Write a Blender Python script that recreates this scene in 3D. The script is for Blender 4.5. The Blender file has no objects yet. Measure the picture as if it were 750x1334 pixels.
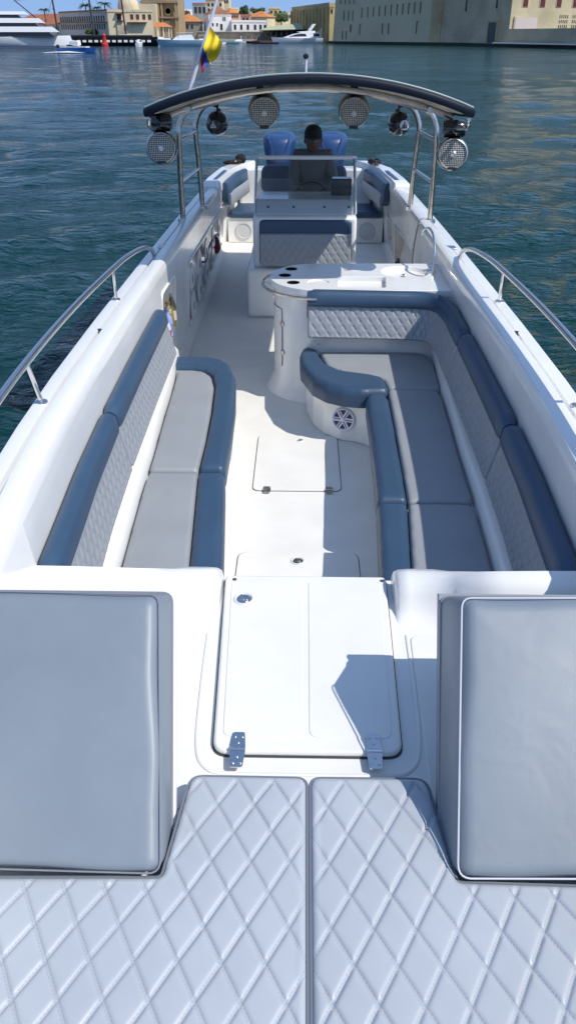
import bpy, bmesh, math, random
import numpy as np
from mathutils import Vector, Matrix
random.seed(7); np.random.seed(7)
R = math.radians
scn = bpy.context.scene
col = scn.collection
# ------------------------------------------------------------------ camera
FPX = 1050.0
PITCH = math.atan(622/FPX); YAW = R(1.03)
CAM = Vector((-.028, 0, 2.4))
cd = bpy.data.cameras.new('camera'); cam = bpy.data.objects.new('camera', cd); col.objects.link(cam)
cd.sensor_fit = 'VERTICAL'; cd.sensor_height = 24; cd.lens = 24*FPX/1334
cd.clip_start = .05; cd.clip_end = 6000
cam.location = CAM; cam.rotation_euler = (math.pi/2-PITCH, 0, YAW)
scn.camera = cam
# ------------------------------------------------------------------ light
w = bpy.data.worlds.new('World'); scn.world = w; w.use_nodes = True
nt = w.node_tree; bg = nt.nodes['Background']
SUN = Vector((.695, -.38, 1)).normalized()
el = math.asin(SUN.z); az = math.atan2(SUN.x, SUN.y)
sk = nt.nodes.new('ShaderNodeTexSky'); sk.sky_type = 'NISHITA'; sk.sun_disc = False
sk.sun_elevation = el; sk.sun_rotation = az; sk.air_density = 1.0; sk.dust_density = .1; sk.ozone_density = 1.3
tcw = nt.nodes.new('ShaderNodeTexCoord'); mpw = nt.nodes.new('ShaderNodeVectorMath'); mpw.operation = 'ADD'; mpw.inputs[1].default_value = (0, 0, .42)
nmw = nt.nodes.new('ShaderNodeVectorMath'); nmw.operation = 'NORMALIZE'
nt.links.new(tcw.outputs['Generated'], mpw.inputs[0]); nt.links.new(mpw.outputs[0], nmw.inputs[0]); nt.links.new(nmw.outputs[0], sk.inputs[0])
nt.links.new(sk.outputs[0], bg.inputs[0]); bg.inputs[1].default_value = .15
sl = bpy.data.lights.new('sun', 'SUN'); sl.energy = 2.95; sl.angle = R(.5); sl.color = (1, .935, .84)
so = bpy.data.objects.new('sun', sl); col.objects.link(so)
so.rotation_euler = SUN.to_track_quat('Z', 'Y').to_euler()
vs = scn.view_settings; vs.view_transform = 'Standard'; vs.look = 'None'; vs.exposure = .60; vs.gamma = 1
# ------------------------------------------------------------------ materials
MATS = {}
def mat(name, colr, rough=.5, metal=0, spec=.5, coat=0, bump=None, var=None, alpha=None, ior=None, trans=None, wr=None):
    """bump=(scale,strength,dist); var=(scale,amount)"""
    if name in MATS: return MATS[name]
    m = bpy.data.materials.new(name); m.use_nodes = True; t = m.node_tree; b = t.nodes['Principled BSDF']
    b.inputs['Base Color'].default_value = (*colr, 1); b.inputs['Roughness'].default_value = rough
    b.inputs['Metallic'].default_value = metal; b.inputs['Specular IOR Level'].default_value = spec
    b.inputs['Coat Weight'].default_value = coat; b.inputs['Coat Roughness'].default_value = .06
    if ior: b.inputs['IOR'].default_value = ior
    if trans: b.inputs['Transmission Weight'].default_value = trans
    if alpha is not None: b.inputs['Alpha'].default_value = alpha
    tc = t.nodes.new('ShaderNodeTexCoord')
    if var:
        n = t.nodes.new('ShaderNodeTexNoise'); n.inputs['Scale'].default_value = var[0]; n.inputs['Detail'].default_value = 6
        t.links.new(tc.outputs['Object'], n.inputs['Vector'])
        mx = t.nodes.new('ShaderNodeMix'); mx.data_type = 'RGBA'
        lo = tuple(c*(1-var[1]) for c in colr); hi = tuple(min(1, c*(1+var[1])) for c in colr)
        mx.inputs[6].default_value = (*lo, 1); mx.inputs[7].default_value = (*hi, 1)
        cr = t.nodes.new('ShaderNodeMapRange'); cr.inputs[1].default_value = .3; cr.inputs[2].default_value = .7
        t.links.new(n.outputs[0], cr.inputs[0]); t.links.new(cr.outputs[0], mx.inputs[0]); t.links.new(mx.outputs[2], b.inputs['Base Color'])
        rr = t.nodes.new('ShaderNodeMapRange'); rr.inputs[3].default_value = max(0, rough-.06); rr.inputs[4].default_value = rough+.08
        t.links.new(n.outputs[0], rr.inputs[0]); t.links.new(rr.outputs[0], b.inputs['Roughness'])
    if bump:
        n = t.nodes.new('ShaderNodeTexNoise'); n.inputs['Scale'].default_value = bump[0]; n.inputs['Detail'].default_value = 3
        t.links.new(tc.outputs['Object'], n.inputs['Vector'])
        bp = t.nodes.new('ShaderNodeBump'); bp.inputs['Strength'].default_value = bump[1]; bp.inputs['Distance'].default_value = bump[2]
        t.links.new(n.outputs[0], bp.inputs['Height']); t.links.new(bp.outputs[0], b.inputs['Normal'])
        if wr:
            n2 = t.nodes.new('ShaderNodeTexNoise'); n2.inputs['Scale'].default_value = 7; n2.inputs['Detail'].default_value = 2; n2.inputs['Distortion'].default_value = .5
            t.links.new(tc.outputs['Object'], n2.inputs['Vector']); b2 = t.nodes.new('ShaderNodeBump'); b2.inputs['Strength'].default_value = .6; b2.inputs['Distance'].default_value = wr
            t.links.new(n2.outputs[0], b2.inputs['Height']); t.links.new(b2.outputs[0], bp.inputs['Normal'])
    MATS[name] = m; return m

GEL = mat('gelcoat', (.76, .765, .75), .22, coat=.4, var=(3, .03))
GELD = mat('gelcoat_deck', (.72, .725, .70), .35, var=(5, .035), bump=(350, .12, .002))
FLR = mat('nonskid_floor', (.74, .735, .70), .5, var=(4, .05), bump=(260, .6, .004))
HULLM = mat('hull_paint', (.78, .78, .78), .2, coat=.5)
NAVY = mat('navy_vinyl', (.031, .068, .125), .42, bump=(500, .25, .001), var=(6, .08), wr=.003)
NAVYP = mat('navy_piping', (.04, .07, .13), .45)
GREY = mat('grey_vinyl', (.27, .29, .31), .42, bump=(500, .25, .001), var=(4, .05), wr=.003)
PADG = mat('wedge_vinyl', (.185, .222, .262), .44, bump=(420, .3, .001), var=(3, .06), wr=.0045)
PIPE = mat('pale_piping', (.55, .57, .62), .4)
DGAP = mat('dark_gap', (.03, .03, .03), .8)
STEEL = mat('stainless', (.66, .66, .66), .2, metal=1)
STEELR = mat('stainless_worn', (.55, .52, .48), .28, metal=1, var=(20, .15))
BLK = mat('black_plastic', (.015, .015, .018), .35)
BLKG = mat('black_gloss', (.012, .014, .02), .12, coat=.5)
TOPN = mat('canopy_navy', (.008, .013, .026), .55, spec=.25, bump=(300, .3, .001))
CREAM = mat('canopy_lining', (.55, .52, .45), .6, var=(6, .08))
RING = mat('speaker_ring', (.55, .55, .54), .3, metal=.6)
WPL = mat('white_plastic', (.72, .72, .76), .3)
ENG = mat('cowling_paint', (.014, .05, .15), .4, metal=.0, coat=.25)
RED = mat('red_fabric', (.42, .02, .03), .7)

def quiltmat(name, c, hx, hy, rough=.4, lw=.0032):
    m = bpy.data.materials.new(name); m.use_nodes = True; t = m.node_tree; b = t.nodes['Principled BSDF']; L = t.links
    def math_(op, a, bb=None, cc=None):
        n = t.nodes.new('ShaderNodeMath'); n.operation = op
        for i, v in enumerate((a, bb, cc)):
            if v is None: continue
            if isinstance(v, (int, float)): n.inputs[i].default_value = v
            else: L.new(v, n.inputs[i])
        return n.outputs[0]
    uv = t.nodes.new('ShaderNodeUVMap'); sp = t.nodes.new('ShaderNodeSeparateXYZ'); L.new(uv.outputs[0], sp.inputs[0])
    U = math_('DIVIDE', sp.outputs[0], 2*hx); V = math_('DIVIDE', sp.outputs[1], 2*hy)
    g = math.sqrt(1/(4*hx*hx)+1/(4*hy*hy)); out = None
    for op, op2 in (('ADD', 'SUBTRACT'), ('SUBTRACT', 'ADD')):
        s = math_(op, U, V); other = math_(op2, U, V)
        d = math_('DIVIDE', math_('ABSOLUTE', math_('SUBTRACT', s, math_('ROUND', s))), g)
        ln = math_('LESS_THAN', math_('ABSOLUTE', math_('SUBTRACT', d, lw)), .0009)
        ds = math_('LESS_THAN', math_('FRACT', math_('MULTIPLY', other, 1/(g*.0075)*.9)), .68)
        k = math_('MULTIPLY', ln, ds); out = k if out is None else math_('MAXIMUM', out, k)
    tc = t.nodes.new('ShaderNodeTexCoord')
    n = t.nodes.new('ShaderNodeTexNoise'); n.inputs['Scale'].default_value = 5; n.inputs['Detail'].default_value = 5; L.new(tc.outputs['Object'], n.inputs['Vector'])
    mx = t.nodes.new('ShaderNodeMix'); mx.data_type = 'RGBA'; mx.inputs[6].default_value = (*[x*.92 for x in c], 1); mx.inputs[7].default_value = (*[x*1.08 for x in c], 1)
    L.new(n.outputs[0], mx.inputs[0])
    m2 = t.nodes.new('ShaderNodeMix'); m2.data_type = 'RGBA'; L.new(out, m2.inputs[0]); L.new(mx.outputs[2], m2.inputs[6]); m2.inputs[7].default_value = (.30, .33, .40, 1)
    L.new(m2.outputs[2], b.inputs['Base Color']); b.inputs['Roughness'].default_value = rough
    f = t.nodes.new('ShaderNodeTexNoise'); f.inputs['Scale'].default_value = 420; L.new(tc.outputs['Object'], f.inputs['Vector'])
    h = math_('ADD', math_('MULTIPLY', out, -.8), math_('MULTIPLY', f.outputs[0], .5))
    bp = t.nodes.new('ShaderNodeBump'); bp.inputs['Strength'].default_value = .35; bp.inputs['Distance'].default_value = .001
    L.new(h, bp.inputs['Height']); L.new(bp.outputs[0], b.inputs['Normal'])
    return m
QX, QY = .0475, .083
QPAD = quiltmat('quilted_sunpad_vinyl', (.385, .42, .46), QX, QY, .42)
QBX, QBY = .036, .052
QBACK = quiltmat('quilted_backrest_vinyl', (.27, .295, .325), QBX, QBY, .4)
# ------------------------------------------------------------------ mesh helpers
class MB:
    def __init__(s): s.v = []; s.f = []; s.uv = None; s.mi = []
    def add(s, vs, fs, mi=0):
        o = len(s.v); s.v += [tuple(p) for p in vs]; s.f += [tuple(i+o for i in f) for f in fs]; s.mi += [mi]*len(fs); return s
    def box(s, x0, x1, y0, y1, z0, z1, M=None, mi=0):
        p = [(x, y, z) for z in (z0, z1) for y in (y0, y1) for x in (x0, x1)]
        if M is not None: p = [tuple(M @ Vector(q)) for q in p]
        return s.add(p, [(0, 2, 3, 1), (4, 5, 7, 6), (0, 1, 5, 4), (2, 6, 7, 3), (0, 4, 6, 2), (1, 3, 7, 5)], mi)
    def prism(s, poly, z0, z1, z0f=None, M=None, cap=True, mi=0, inset=0):
        n = len(poly); a = [(x, y, z0) for x, y in poly]
        b = [(x, y, z1) for x, y in poly]
        p = a+b
        if M is not None: p = [tuple(M @ Vector(q)) for q in p]
        fs = [(i, (i+1) % n, n+(i+1) % n, n+i) for i in range(n)]
        if cap: fs += [tuple(range(n-1, -1, -1)), tuple(range(n, 2*n))]
        return s.add(p, fs, mi)
    def rings(s, rs, closed=True, cap0=False, cap1=False, mi=0):
        n = len(rs[0]); p = [q for r in rs for q in r]; fs = []
        for j in range(len(rs)-1):
            for i in range(n if closed else n-1):
                k = (i+1) % n; fs.append((j*n+i, j*n+k, (j+1)*n+k, (j+1)*n+i))
        if cap0: fs.append(tuple(range(n-1, -1, -1)))
        if cap1: fs.append(tuple(range((len(rs)-1)*n, len(rs)*n)))
        return s.add(p, fs, mi)
    def tube(s, path, r, n=10, cap=True, mi=0, smooth=0):
        P = [Vector(q) for q in path]
        if smooth: P = cr(P, smooth)
        rad = r if isinstance(r, (list, tuple)) else None
        rs = []; up = None
        for i, p in enumerate(P):
            t = (P[min(i+1, len(P)-1)]-P[max(i-1, 0)]).normalized()
            if up is None:
                up = t.orthogonal().normalized()
            up = (up-t*up.dot(t)).normalized(); b = t.cross(up)
            rr = (rad[min(int(i*len(rad)/len(P)), len(rad)-1)] if rad else r)
            rs.append([p+(up*math.cos(a)+b*math.sin(a))*rr for a in [2*math.pi*k/n for k in range(n)]])
        return s.rings(rs, True, cap, cap, mi)
    def lathe(s, prof, M=None, n=32, mi=0):
        """prof [(r,z)] about local z"""
        rs = [[Vector((r*math.cos(2*math.pi*k/n), r*math.sin(2*math.pi*k/n), z)) for k in range(n)] for r, z in prof]
        if M is not None: rs = [[M @ q for q in r] for r in rs]
        return s.rings(rs, True, prof[0][0] > 1e-4, prof[-1][0] > 1e-4, mi)
    def build(s, name, m, parent=None, smooth=True, ang=35, bevel=0, seg=2, origin=None):
        me = bpy.data.meshes.new(name)
        o = Vector((0, 0, 0))
        if origin is not None: o = Vector(origin)
        elif parent is not None:
            o = parent['_o'] if '_o' in parent else o; o = Vector(o)
        me.from_pydata([tuple(Vector(p)-o) for p in s.v], [], s.f)
        if s.uv is not None:
            l = me.uv_layers.new(name='UVMap'); vi = np.empty(len(me.loops), dtype=np.int32); me.loops.foreach_get('vertex_index', vi)
            l.data.foreach_set('uv', np.asarray(s.uv, dtype=np.float32)[vi].ravel())
        ms = m if isinstance(m, (list, tuple)) else [m]
        for q in ms: me.materials.append(q)
        if len(ms) > 1: me.polygons.foreach_set('material_index', s.mi)
        bm = bmesh.new(); bm.from_mesh(me)
        bmesh.ops.remove_doubles(bm, verts=bm.verts, dist=1e-5)
        bmesh.ops.recalc_face_normals(bm, faces=bm.faces); bm.to_mesh(me); bm.free()
        if smooth:
            me.polygons.foreach_set('use_smooth', [True]*len(me.polygons)); me.set_sharp_from_angle(angle=R(ang))
        ob = bpy.data.objects.new(name, me); col.objects.link(ob)
        if parent is not None: ob.parent = parent; ob['_o'] = list(o)
        elif origin is not None: ob.location = o; ob['_o'] = list(o)
        if bevel:
            b = ob.modifiers.new('bevel', 'BEVEL'); b.width = bevel; b.segments = seg; b.limit_method = 'ANGLE'; b.angle_limit = R(40); b.harden_normals = False
        return ob
def cr(P, k):
    """Catmull-Rom refinement"""
    out = []; P = [Vector(p) for p in P]
    for i in range(len(P)-1):
        a = P[max(i-1, 0)]; b = P[i]; c = P[i+1]; d = P[min(i+2, len(P)-1)]
        for j in range(k):
            t = j/k; out.append(.5*((2*b)+(c-a)*t+(2*a-5*b+4*c-d)*t*t+(3*b-a-3*c+d)*t**3))
    out.append(P[-1]); return out
def thing(name, label, cat, loc=(0, 0, 0), group=None, rotz=0):
    o = bpy.data.objects.new(name, None); col.objects.link(o); o.location = loc; o.rotation_euler = (0, 0, rotz)
    o['label'] = label; o['category'] = cat; o['_o'] = list(loc) if not rotz else [0, 0, 0]
    if group: o['group'] = group
    o.empty_display_size = .2
    return o
def tag(o, label, cat, group=None, kind=None):
    o['label'] = label; o['category'] = cat
    if group: o['group'] = group
    if kind: o['kind'] = kind
    return o
def rpoly(pts, r, n=6):
    out = []; N = len(pts)
    for i in range(N):
        p = Vector(pts[i]); a = Vector(pts[i-1]); b = Vector(pts[(i+1) % N]); rr = r[i] if isinstance(r, (list, tuple)) else r
        if rr < 1e-5: out.append(tuple(p)); continue
        u = (a-p).normalized(); v = (b-p).normalized(); ang = u.angle(v)
        if ang > 3.1: out.append(tuple(p)); continue
        d = min(rr/math.tan(ang/2), (a-p).length*.49, (b-p).length*.49); q0 = p+u*d; q1 = p+v*d
        for k in range(n+1):
            t = k/n; out.append(tuple(q0*(1-t)**2+p*2*t*(1-t)+q1*t*t))
    return out
def crpoly(pts, k=4):
    N = len(pts); P = [Vector(p) for p in pts]; out = []
    for i in range(N):
        a, b, c, d = P[i-1], P[i], P[(i+1) % N], P[(i+2) % N]
        for j in range(k):
            t = j/k; out.append(tuple(.5*((2*b)+(c-a)*t+(2*a-5*b+4*c-d)*t*t+(3*b-a-3*c+d)*t**3)))
    return out
def polydist(P, poly):
    A = np.array(poly); B = np.roll(A, -1, 0); best = np.full(len(P), 1e9); near = np.zeros_like(P)
    for a, b in zip(A, B):
        ab = b-a; L = ab@ab
        if L < 1e-12: continue
        t = np.clip(((P-a)@ab)/L, 0, 1); q = a+t[:, None]*ab; d = np.hypot(*(P-q).T)
        k = d < best; best[k] = d[k]; near[k] = q[k]
    return best, near
def inside(P, poly):
    A = np.array(poly); B = np.roll(A, -1, 0); r = np.zeros(len(P), bool); x, y = P.T
    for a, b in zip(A, B):
        c = ((a[1] > y) != (b[1] > y))
        with np.errstate(divide='ignore', invalid='ignore'):
            r ^= c & (x < (b[0]-a[0])*(y-a[1])/(b[1]-a[1]+1e-15)+a[0])
    return r
def quiltf(hx, hy, depth, wd=.011):
    g = math.sqrt(1/(4*hx*hx)+1/(4*hy*hy))
    def f(u, v):
        s = u/(2*hx)+v/(2*hy); t = u/(2*hx)-v/(2*hy)
        ds = np.abs(s-np.round(s))/g; dt = np.abs(t-np.round(t))/g
        d = np.minimum(ds, dt)
        return -depth*(np.exp(-(d/wd)**2)*.75+.25*np.exp(-d/(wd*2.2)))
    return f
def pad(poly, h, r, res, mapf=None, quilt=None, crown=0, base=0):
    """upholstered pad over a plan outline; mapf(u,v,w)->(x,y,z)"""
    A = np.array(poly); x0, y0 = A.min(0)-res; x1, y1 = A.max(0)+res
    nx = int((x1-x0)/res)+2; ny = int((y1-y0)/res)+2
    gx = x0+np.arange(nx)*res; gy = y0+np.arange(ny)*res
    X, Y = np.meshgrid(gx, gy, indexing='ij'); P = np.stack([X.ravel(), Y.ravel()], 1)
    C = np.stack([(X[:-1, :-1]+res/2).ravel(), (Y[:-1, :-1]+res/2).ravel()], 1); keep = inside(C, poly).reshape(nx-1, ny-1)
    idx = np.arange(nx*ny).reshape(nx, ny)
    q = np.stack([idx[:-1, :-1], idx[1:, :-1], idx[1:, 1:], idx[:-1, 1:]], -1)[keep]
    cnt = np.zeros(nx*ny, int); np.add.at(cnt, q.ravel(), 1)
    used = cnt > 0; bnd = used & (cnt < 4)
    d, near = polydist(P, poly); P[bnd] = near[bnd]; d[bnd] = 0
    dd = np.minimum(d, r); hh = h-r+np.sqrt(np.maximum(r*r-(r-dd)**2, 0))
    if quilt is not None:
        fade = np.clip((d-r*.3)/.02, 0, 1); hh = hh+quilt(P[:, 0], P[:, 1])*fade
    if crown: hh = hh+crown*(1-np.exp(-d/.08))
    new = -np.ones(nx*ny, int); new[used] = np.arange(used.sum()); U = P[used]; Hh = hh[used]; q = new[q]
    # boundary directed edges
    es = {}
    for f in q.tolist():
        for i in range(4):
            e = (f[i], f[(i+1) % 4])
            if (e[1], e[0]) in es: del es[(e[1], e[0])]
            else: es[e] = 1
    fs = q.tolist(); n0 = len(U); bi = {}
    V = U.tolist(); Hl = Hh.tolist()
    lv = [h-r, (h-r)*.5+base*.5, base]
    for e in es:
        for k in e:
            if k not in bi:
                bi[k] = []
                for wv in lv[1:]:
                    bi[k].append(len(V)); V.append(V[k]); Hl.append(wv)
    for a, b in es:
        c0 = [a]+bi[a]; c1 = [b]+bi[b]
        for k in range(len(c0)-1): fs.append((c1[k], c0[k], c0[k+1], c1[k+1]))
    m = MB(); uv = [tuple(p) for p in V]
    if mapf is None: pts = [(p[0], p[1], hz) for p, hz in zip(V, Hl)]
    else: pts = [mapf(p[0], p[1], hz) for p, hz in zip(V, Hl)]
    m.add(pts, fs); m.uv = uv
    return m
def lin(tab):
    xs = [a for a, _ in tab]; ys = [b for _, b in tab]
    return lambda x: float(np.interp(x, xs, ys))
def boolean(ob, cutter, solver='EXACT'):
    c = cutter.build('cut', DGAP, None, smooth=False); c.location = -Vector(ob['_o']) if '_o' in ob else (0, 0, 0)
    if ob.parent is None: c.location = (0, 0, 0)
    par = ob.parent; ob.parent = None
    md = ob.modifiers.new('b', 'BOOLEAN'); md.operation = 'DIFFERENCE'; md.solver = solver; md.object = c
    bpy.context.view_layer.update()
    me = bpy.data.meshes.new_from_object(ob.evaluated_get(bpy.context.evaluated_depsgraph_get()))
    ob.modifiers.clear(); ob.data = me; ob.parent = par; bpy.data.objects.remove(c)
    me.polygons.foreach_set('use_smooth', [True]*len(me.polygons)); me.set_sharp_from_angle(angle=R(35))
def bez(M): return M
# ================================================================== BOAT
boat = thing('motorboat', 'white open motorboat with navy and grey seating seen from its bow', 'boat', (0, 5, -.45))
B = lin([(-1.5, .02), (-1.4, .25), (-1.2, .50), (-.8, .78), (0, .99), (1, 1.07), (1.5, 1.09), (2.0, 1.135), (2.5, 1.16), (3, 1.19), (3.6, 1.21), (4.5, 1.22), (10.8, 1.22), (11.6, 1.16), (12.1, 1.03), (12.4, .92)])
S = lin([(-1.5, .93), (1.2, .93), (1.7, .96), (2.2, 1.035), (4, 1.0), (6, .96), (7.7, .92), (9.5, .86), (11, .80), (12.4, .78)])
ys = [-1.5, -1.4, -1.2, -1, -.8, -.4, 0, .5, 1, 1.5, 2, 2.5, 3, 3.3, 3.6, 4, 4.5, 5, 5.5, 6, 6.5, 7, 7.5, 8, 8.5, 9, 9.5, 10, 10.5, 10.8, 11.1, 11.35, 11.6, 11.85, 12.1, 12.25, 12.4]
ringsH = []
for y in ys:
    b, s = B(y), S(y); k = min(1, (y+1.5)/3); kb = .25+.5*k
    half = [(b-.012, s-.03), (b+.018, s-.035), (b+.018, s-.085), (b-.005, s-.09), (b*(.985), s*.55), (b*(.9*k+.6*(1-k)), .05), (b*kb, -.35), (0, -.75 if y > 0 else -.75+.4*abs(y))]
    ringsH.append([(-x, y, z) for x, z in half]+[(x, y, z) for x, z in half[-2::-1]])
MB().rings(ringsH, False, mi=0).build('hull', HULLM, boat)
tr = MB(); tr.add(ringsH[-1], [tuple(range(len(ringsH[-1])))]); tr.build('transom', HULLM, boat, smooth=False)
for sd in (-1, 1):
    g = []
    for y in ys:
        b, s = B(y), S(y); q = max(.0, min(1, (y+1.4)/1.6))
        pr = [(b+.0, s-.05), (b+.012, s-.02), (b+.002, s-.004), (b-.015*q, s), (b-.062*q, s-.004), (b-.068*q, s-.034), (b-.094*q, s-.034), (b-.099*q, s+.020), (b-.107*q, s+.032), (b-.165*q, s+.038), (b-.19*q, s+.026), (b-.20*q, s+.004), (b-.202*q, s-.03)]
        g.append([(sd*max(x, .0), y, z) for x, z in pr])
    MB().rings(g, False).build('gunwale', GEL, boat, ang=34)
    # dark rub rail
    MB().tube([(sd*(B(y)+.02), y, S(y)-.06) for y in ys], .018, 6).build('rub_rail', mat('rub_rail', (.55, .56, .58), .4), boat)
# inner liner walls: bow, bench zone
def wallstrip(sd, Y, prof, name='inner_wall', m=GEL):
    g = [[(sd*x, y, z) for x, z in prof(y)] for y in Y]
    return MB().rings(g, False).build(name, m, boat, ang=50)
so_ = lin([(2.2, .35), (2.4, .355), (3, .365), (4, .36), (5, .335), (5.7, .30)])
for sd in (-1, 1):
    wallstrip(sd, [y for y in ys if -1.2 <= y <= 2.0]+[2.26], lambda y: [(max(B(y)-.202, .02), S(y)-.03), (max(B(y)-.25, .01), .60)])
    wallstrip(sd, [2.26, 2.5, 3, 3.3, 3.6, 4, 4.5, 5, 5.4, 5.62 if sd < 0 else 5.75], lambda y: [(B(y)-.202, S(y)-.03), (B(y)-.205, .6), (B(y)-.215, .53), (B(y)-.24, .475), (B(y)-so_(y)+.03, .455), (B(y)-so_(y)+.008, .43), (B(y)-so_(y), .33), (B(y)-so_(y), .2)])
# aft liner wall with real openings: grid in (y,z) minus openings, pocket behind
def aftwall(sd, Y0, Y1, holes, pocket=.26):
    zt = lambda y: S(y)-.03
    X = lambda y, z: sd*((B(y)-.202)*(z/zt(y))+(B(y)-.150)*(1-z/zt(y)))
    gy = sorted(set([Y0+i*.1 for i in range(int((Y1-Y0)/.1)+1)]+[Y1]))
    m = MB(); q = np.arange(0, 1.0001, .04)
    P = []; ny = len(gy); nz = len(q)
    for y in gy:
        for f in q: P.append([y, f])
    P = np.array(P)
    # holes given in (y, frac)
    kept = np.ones((ny-1)*(nz-1), bool); C = np.array([[(gy[i]+gy[i+1])/2, (q[j]+q[j+1])/2] for i in range(ny-1) for j in range(nz-1)])
    for h in holes: kept &= ~inside(C, h)
    fs = []; cnt = {}
    for i in range(ny-1):
        for j in range(nz-1):
            if kept[i*(nz-1)+j]: fs.append((i*nz+j, (i+1)*nz+j, (i+1)*nz+j+1, i*nz+j+1))
    usev = {}
    for f in fs:
        for k in f: usev[k] = usev.get(k, 0)+1
    for h in holes:
        bb = np.array(h); lo = bb.min(0)-.12; hi = bb.max(0)+.12
        d, near = polydist(P, h)
        for k, c in usev.items():
            i, j = divmod(k, nz)
            if c < 4 and 0 < i < ny-1 and 0 < j < nz-1 and (lo[0] < P[k][0] < hi[0]) and (lo[1] < P[k][1] < hi[1]): P[k] = near[k]
    V = [(X(a, b*zt(a)), a, b*zt(a)) for a, b in P]
    m.add(V, fs).build('inner_wall', GEL, boat, ang=50)
    for h in holes:
        n = len(h); f = MB()
        a = [(X(y, r*zt(y)), y, r*zt(y)) for y, r in h]
        lipi = [(p[0]-sd*.006, p[1], p[2]) for p in a]
        c = sum((Vector(p) for p in a), Vector())/n
        bck = [(sd*(B(p[1])-.03), p[1]+(p[1]-c.y)*.02, p[2]) for p in a]
        f.rings([a, bck], True); f.add(bck, [tuple(range(n))]); f.build('storage_pocket', mat('pocket_liner', (.76, .75, .70), .5, var=(4, .1)), boat, smooth=False)
        MB().tube([Vector(p) for p in lipi]+[Vector(lipi[0])], .008, 6).build('pocket_rim', GEL, boat)
fr = lambda pts: [(y, z/(S(y)-.03)) for y, z in pts]
cub = fr(rpoly([(5.66, .44), (6.3, .44), (6.3, .80), (5.66, .82)], .05))
rack = fr(rpoly([(7.15, .12), (10.7, .12), (10.7, .56), (7.15, .68)], .08))
aftwall(-1, 5.55, 11.1, [cub, rack])
s1 = fr(rpoly([(10.0, .12), (10.8, .12), (10.8, .44), (10.0, .48)], .06)); s2 = fr(rpoly([(8.0, .12), (9.8, .12), (9.8, .50), (8.0, .60)], .06))
aftwall(1, 5.7, 11.1, [s2, s1])
# cockpit sole
fl = MB(); Yf = [2.45, 4, 5.5, 7, 9, 11.2, 12.2]
fl.rings([[(-1.06+max(0, y-11)*.15, y, 0), (1.06-max(0, y-11)*.15, y, 0)] for y in Yf], False); fl.build('cockpit_floor', FLR, boat, smooth=False)
for sd in (-1, 1):      # rounded cove where sole meets the liner
    g = []
    for y in [5.55, 7, 9, 11.1]:
        g.append([(sd*(1.071-.05*math.cos(a)+.0), y, .055-.05*math.sin(a)) for a in [math.pi/2*i/5 for i in range(6)]][::-1])
    MB().rings([[(sd*(1.005+.062*math.sin(a)), y, .066-.062*math.cos(a)) for a in [math.pi/2*i/5 for i in range(6)]] for y in [5.55, 7, 9, 11.1]], False).build('floor_cove', FLR, boat)
# bow deck
bd = []
for y in [q for q in ys if -1.2 <= q <= 2.5]:
    x = max(B(y)-.24, .02); bd.append([(-x, y, .6), (x, y, .6)])
MB().rings(bd, False).build('bow_deck', GELD, boat, smooth=False)
# bow bulkhead, moulded cowl lips either side of the hatch
MB().box(-.97, .97, 2.47, 2.55, 0.002, .592).build('bulkhead', GEL, boat, bevel=.012)
for sd in (-1, 1):
    g = []
    for x, yt, zt_ in [(.318, 2.43, .635), (.321, 2.42, .675), (.335, 2.405, .697), (.37, 2.40, .705), (.46, 2.39, .712), (.52, 2.34, .75), (.58, 2.26, .805), (.66, 2.235, .825), (.8, 2.225, .835), (.97, 2.22, .84)]:
        h = zt_-.6; back = .085 if x < .5 else .07
        pr = [(yt-.145-h*.1, .600), (yt-.115-h*.1, .6+h*.05), (yt-.085, .6+h*.28), (yt-.062, .6+h*.62), (yt-.035, .6+h*.9), (yt-.005, .6+h), (yt+.04, .6+h), (yt+back-.015, .6+h*.92), (yt+back, .6+h*.7), (yt+back+.01, .45)]
        g.append([(sd*x, y, z) for y, z in pr])
    MB().rings(g, False, cap0=True).build('deck_lip', GEL, boat, ang=50)
    # moulded shallow panel on side deck
    P = rpoly([(sd*.355, 2.20), (sd*.50, 2.20), (sd*.62, 1.45), (sd*.335, 1.45)], .04)
    if sd < 0: P = P[::-1]
    MB().prism(P, .5985, .6045).build('deck_panel', GELD, boat, bevel=.003)
# bow hatch door
hp = rpoly([(-.312, 2.525), (-.275, 1.645), (.272, 1.645), (.298, 2.525)], [.02, .05, .05, .02])
MB().prism([(x*1.014, 2.09+(y-2.09)*1.007) for x, y in hp], .5985, .6035).build('hatch_gap_shade', mat('gap_shade', (.06, .06, .07), .7), boat, smooth=False)  # slightly larger dark plate paints the shaded gap round the hatch
ha = MB().prism(hp, .601, .622).build('bow_hatch', GELD, boat, bevel=.009, seg=3)
for x0, x1, x2, x3 in ((-.285, -.25, -.018, -.018), (.004, .004, .247, .272)):
    P = rpoly([(x0, 2.49), (x1, 1.70), (x2, 1.70), (x3, 2.49)], .03); P = [(a, b) for a, b in P]
    MB().prism(P, .6205, .6242).build('raised_panel', GELD, ha, bevel=.0022)
def ringlatch(x, y, z, r, parent, name='latch'):
    M = Matrix.Translation((x, y, z))
    MB().lathe([(r, 0), (r, .003), (r*.86, .006), (r*.8, .004), (r*.78, .001)], M, 28).build(name, mat('latch_rim', (.65, .65, .66), .3), parent)
    l = MB(); l.lathe([(r*.76, .001), (r*.7, .0025), (0.0, .0015)], M, 24); l.box(-r*.12, r*.12, -r*.6, r*.6, .002, .008, M @ Matrix.Rotation(.6, 4, 'Z')); l.lathe([(r*.28, .002), (r*.25, .009), (0, .011)], M @ Matrix.Translation((r*.2, -r*.1, 0)), 16)
    l.build('latch_handle', STEEL, parent)
ringlatch(-.232, 2.37, .6235, .037, ha)
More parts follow.
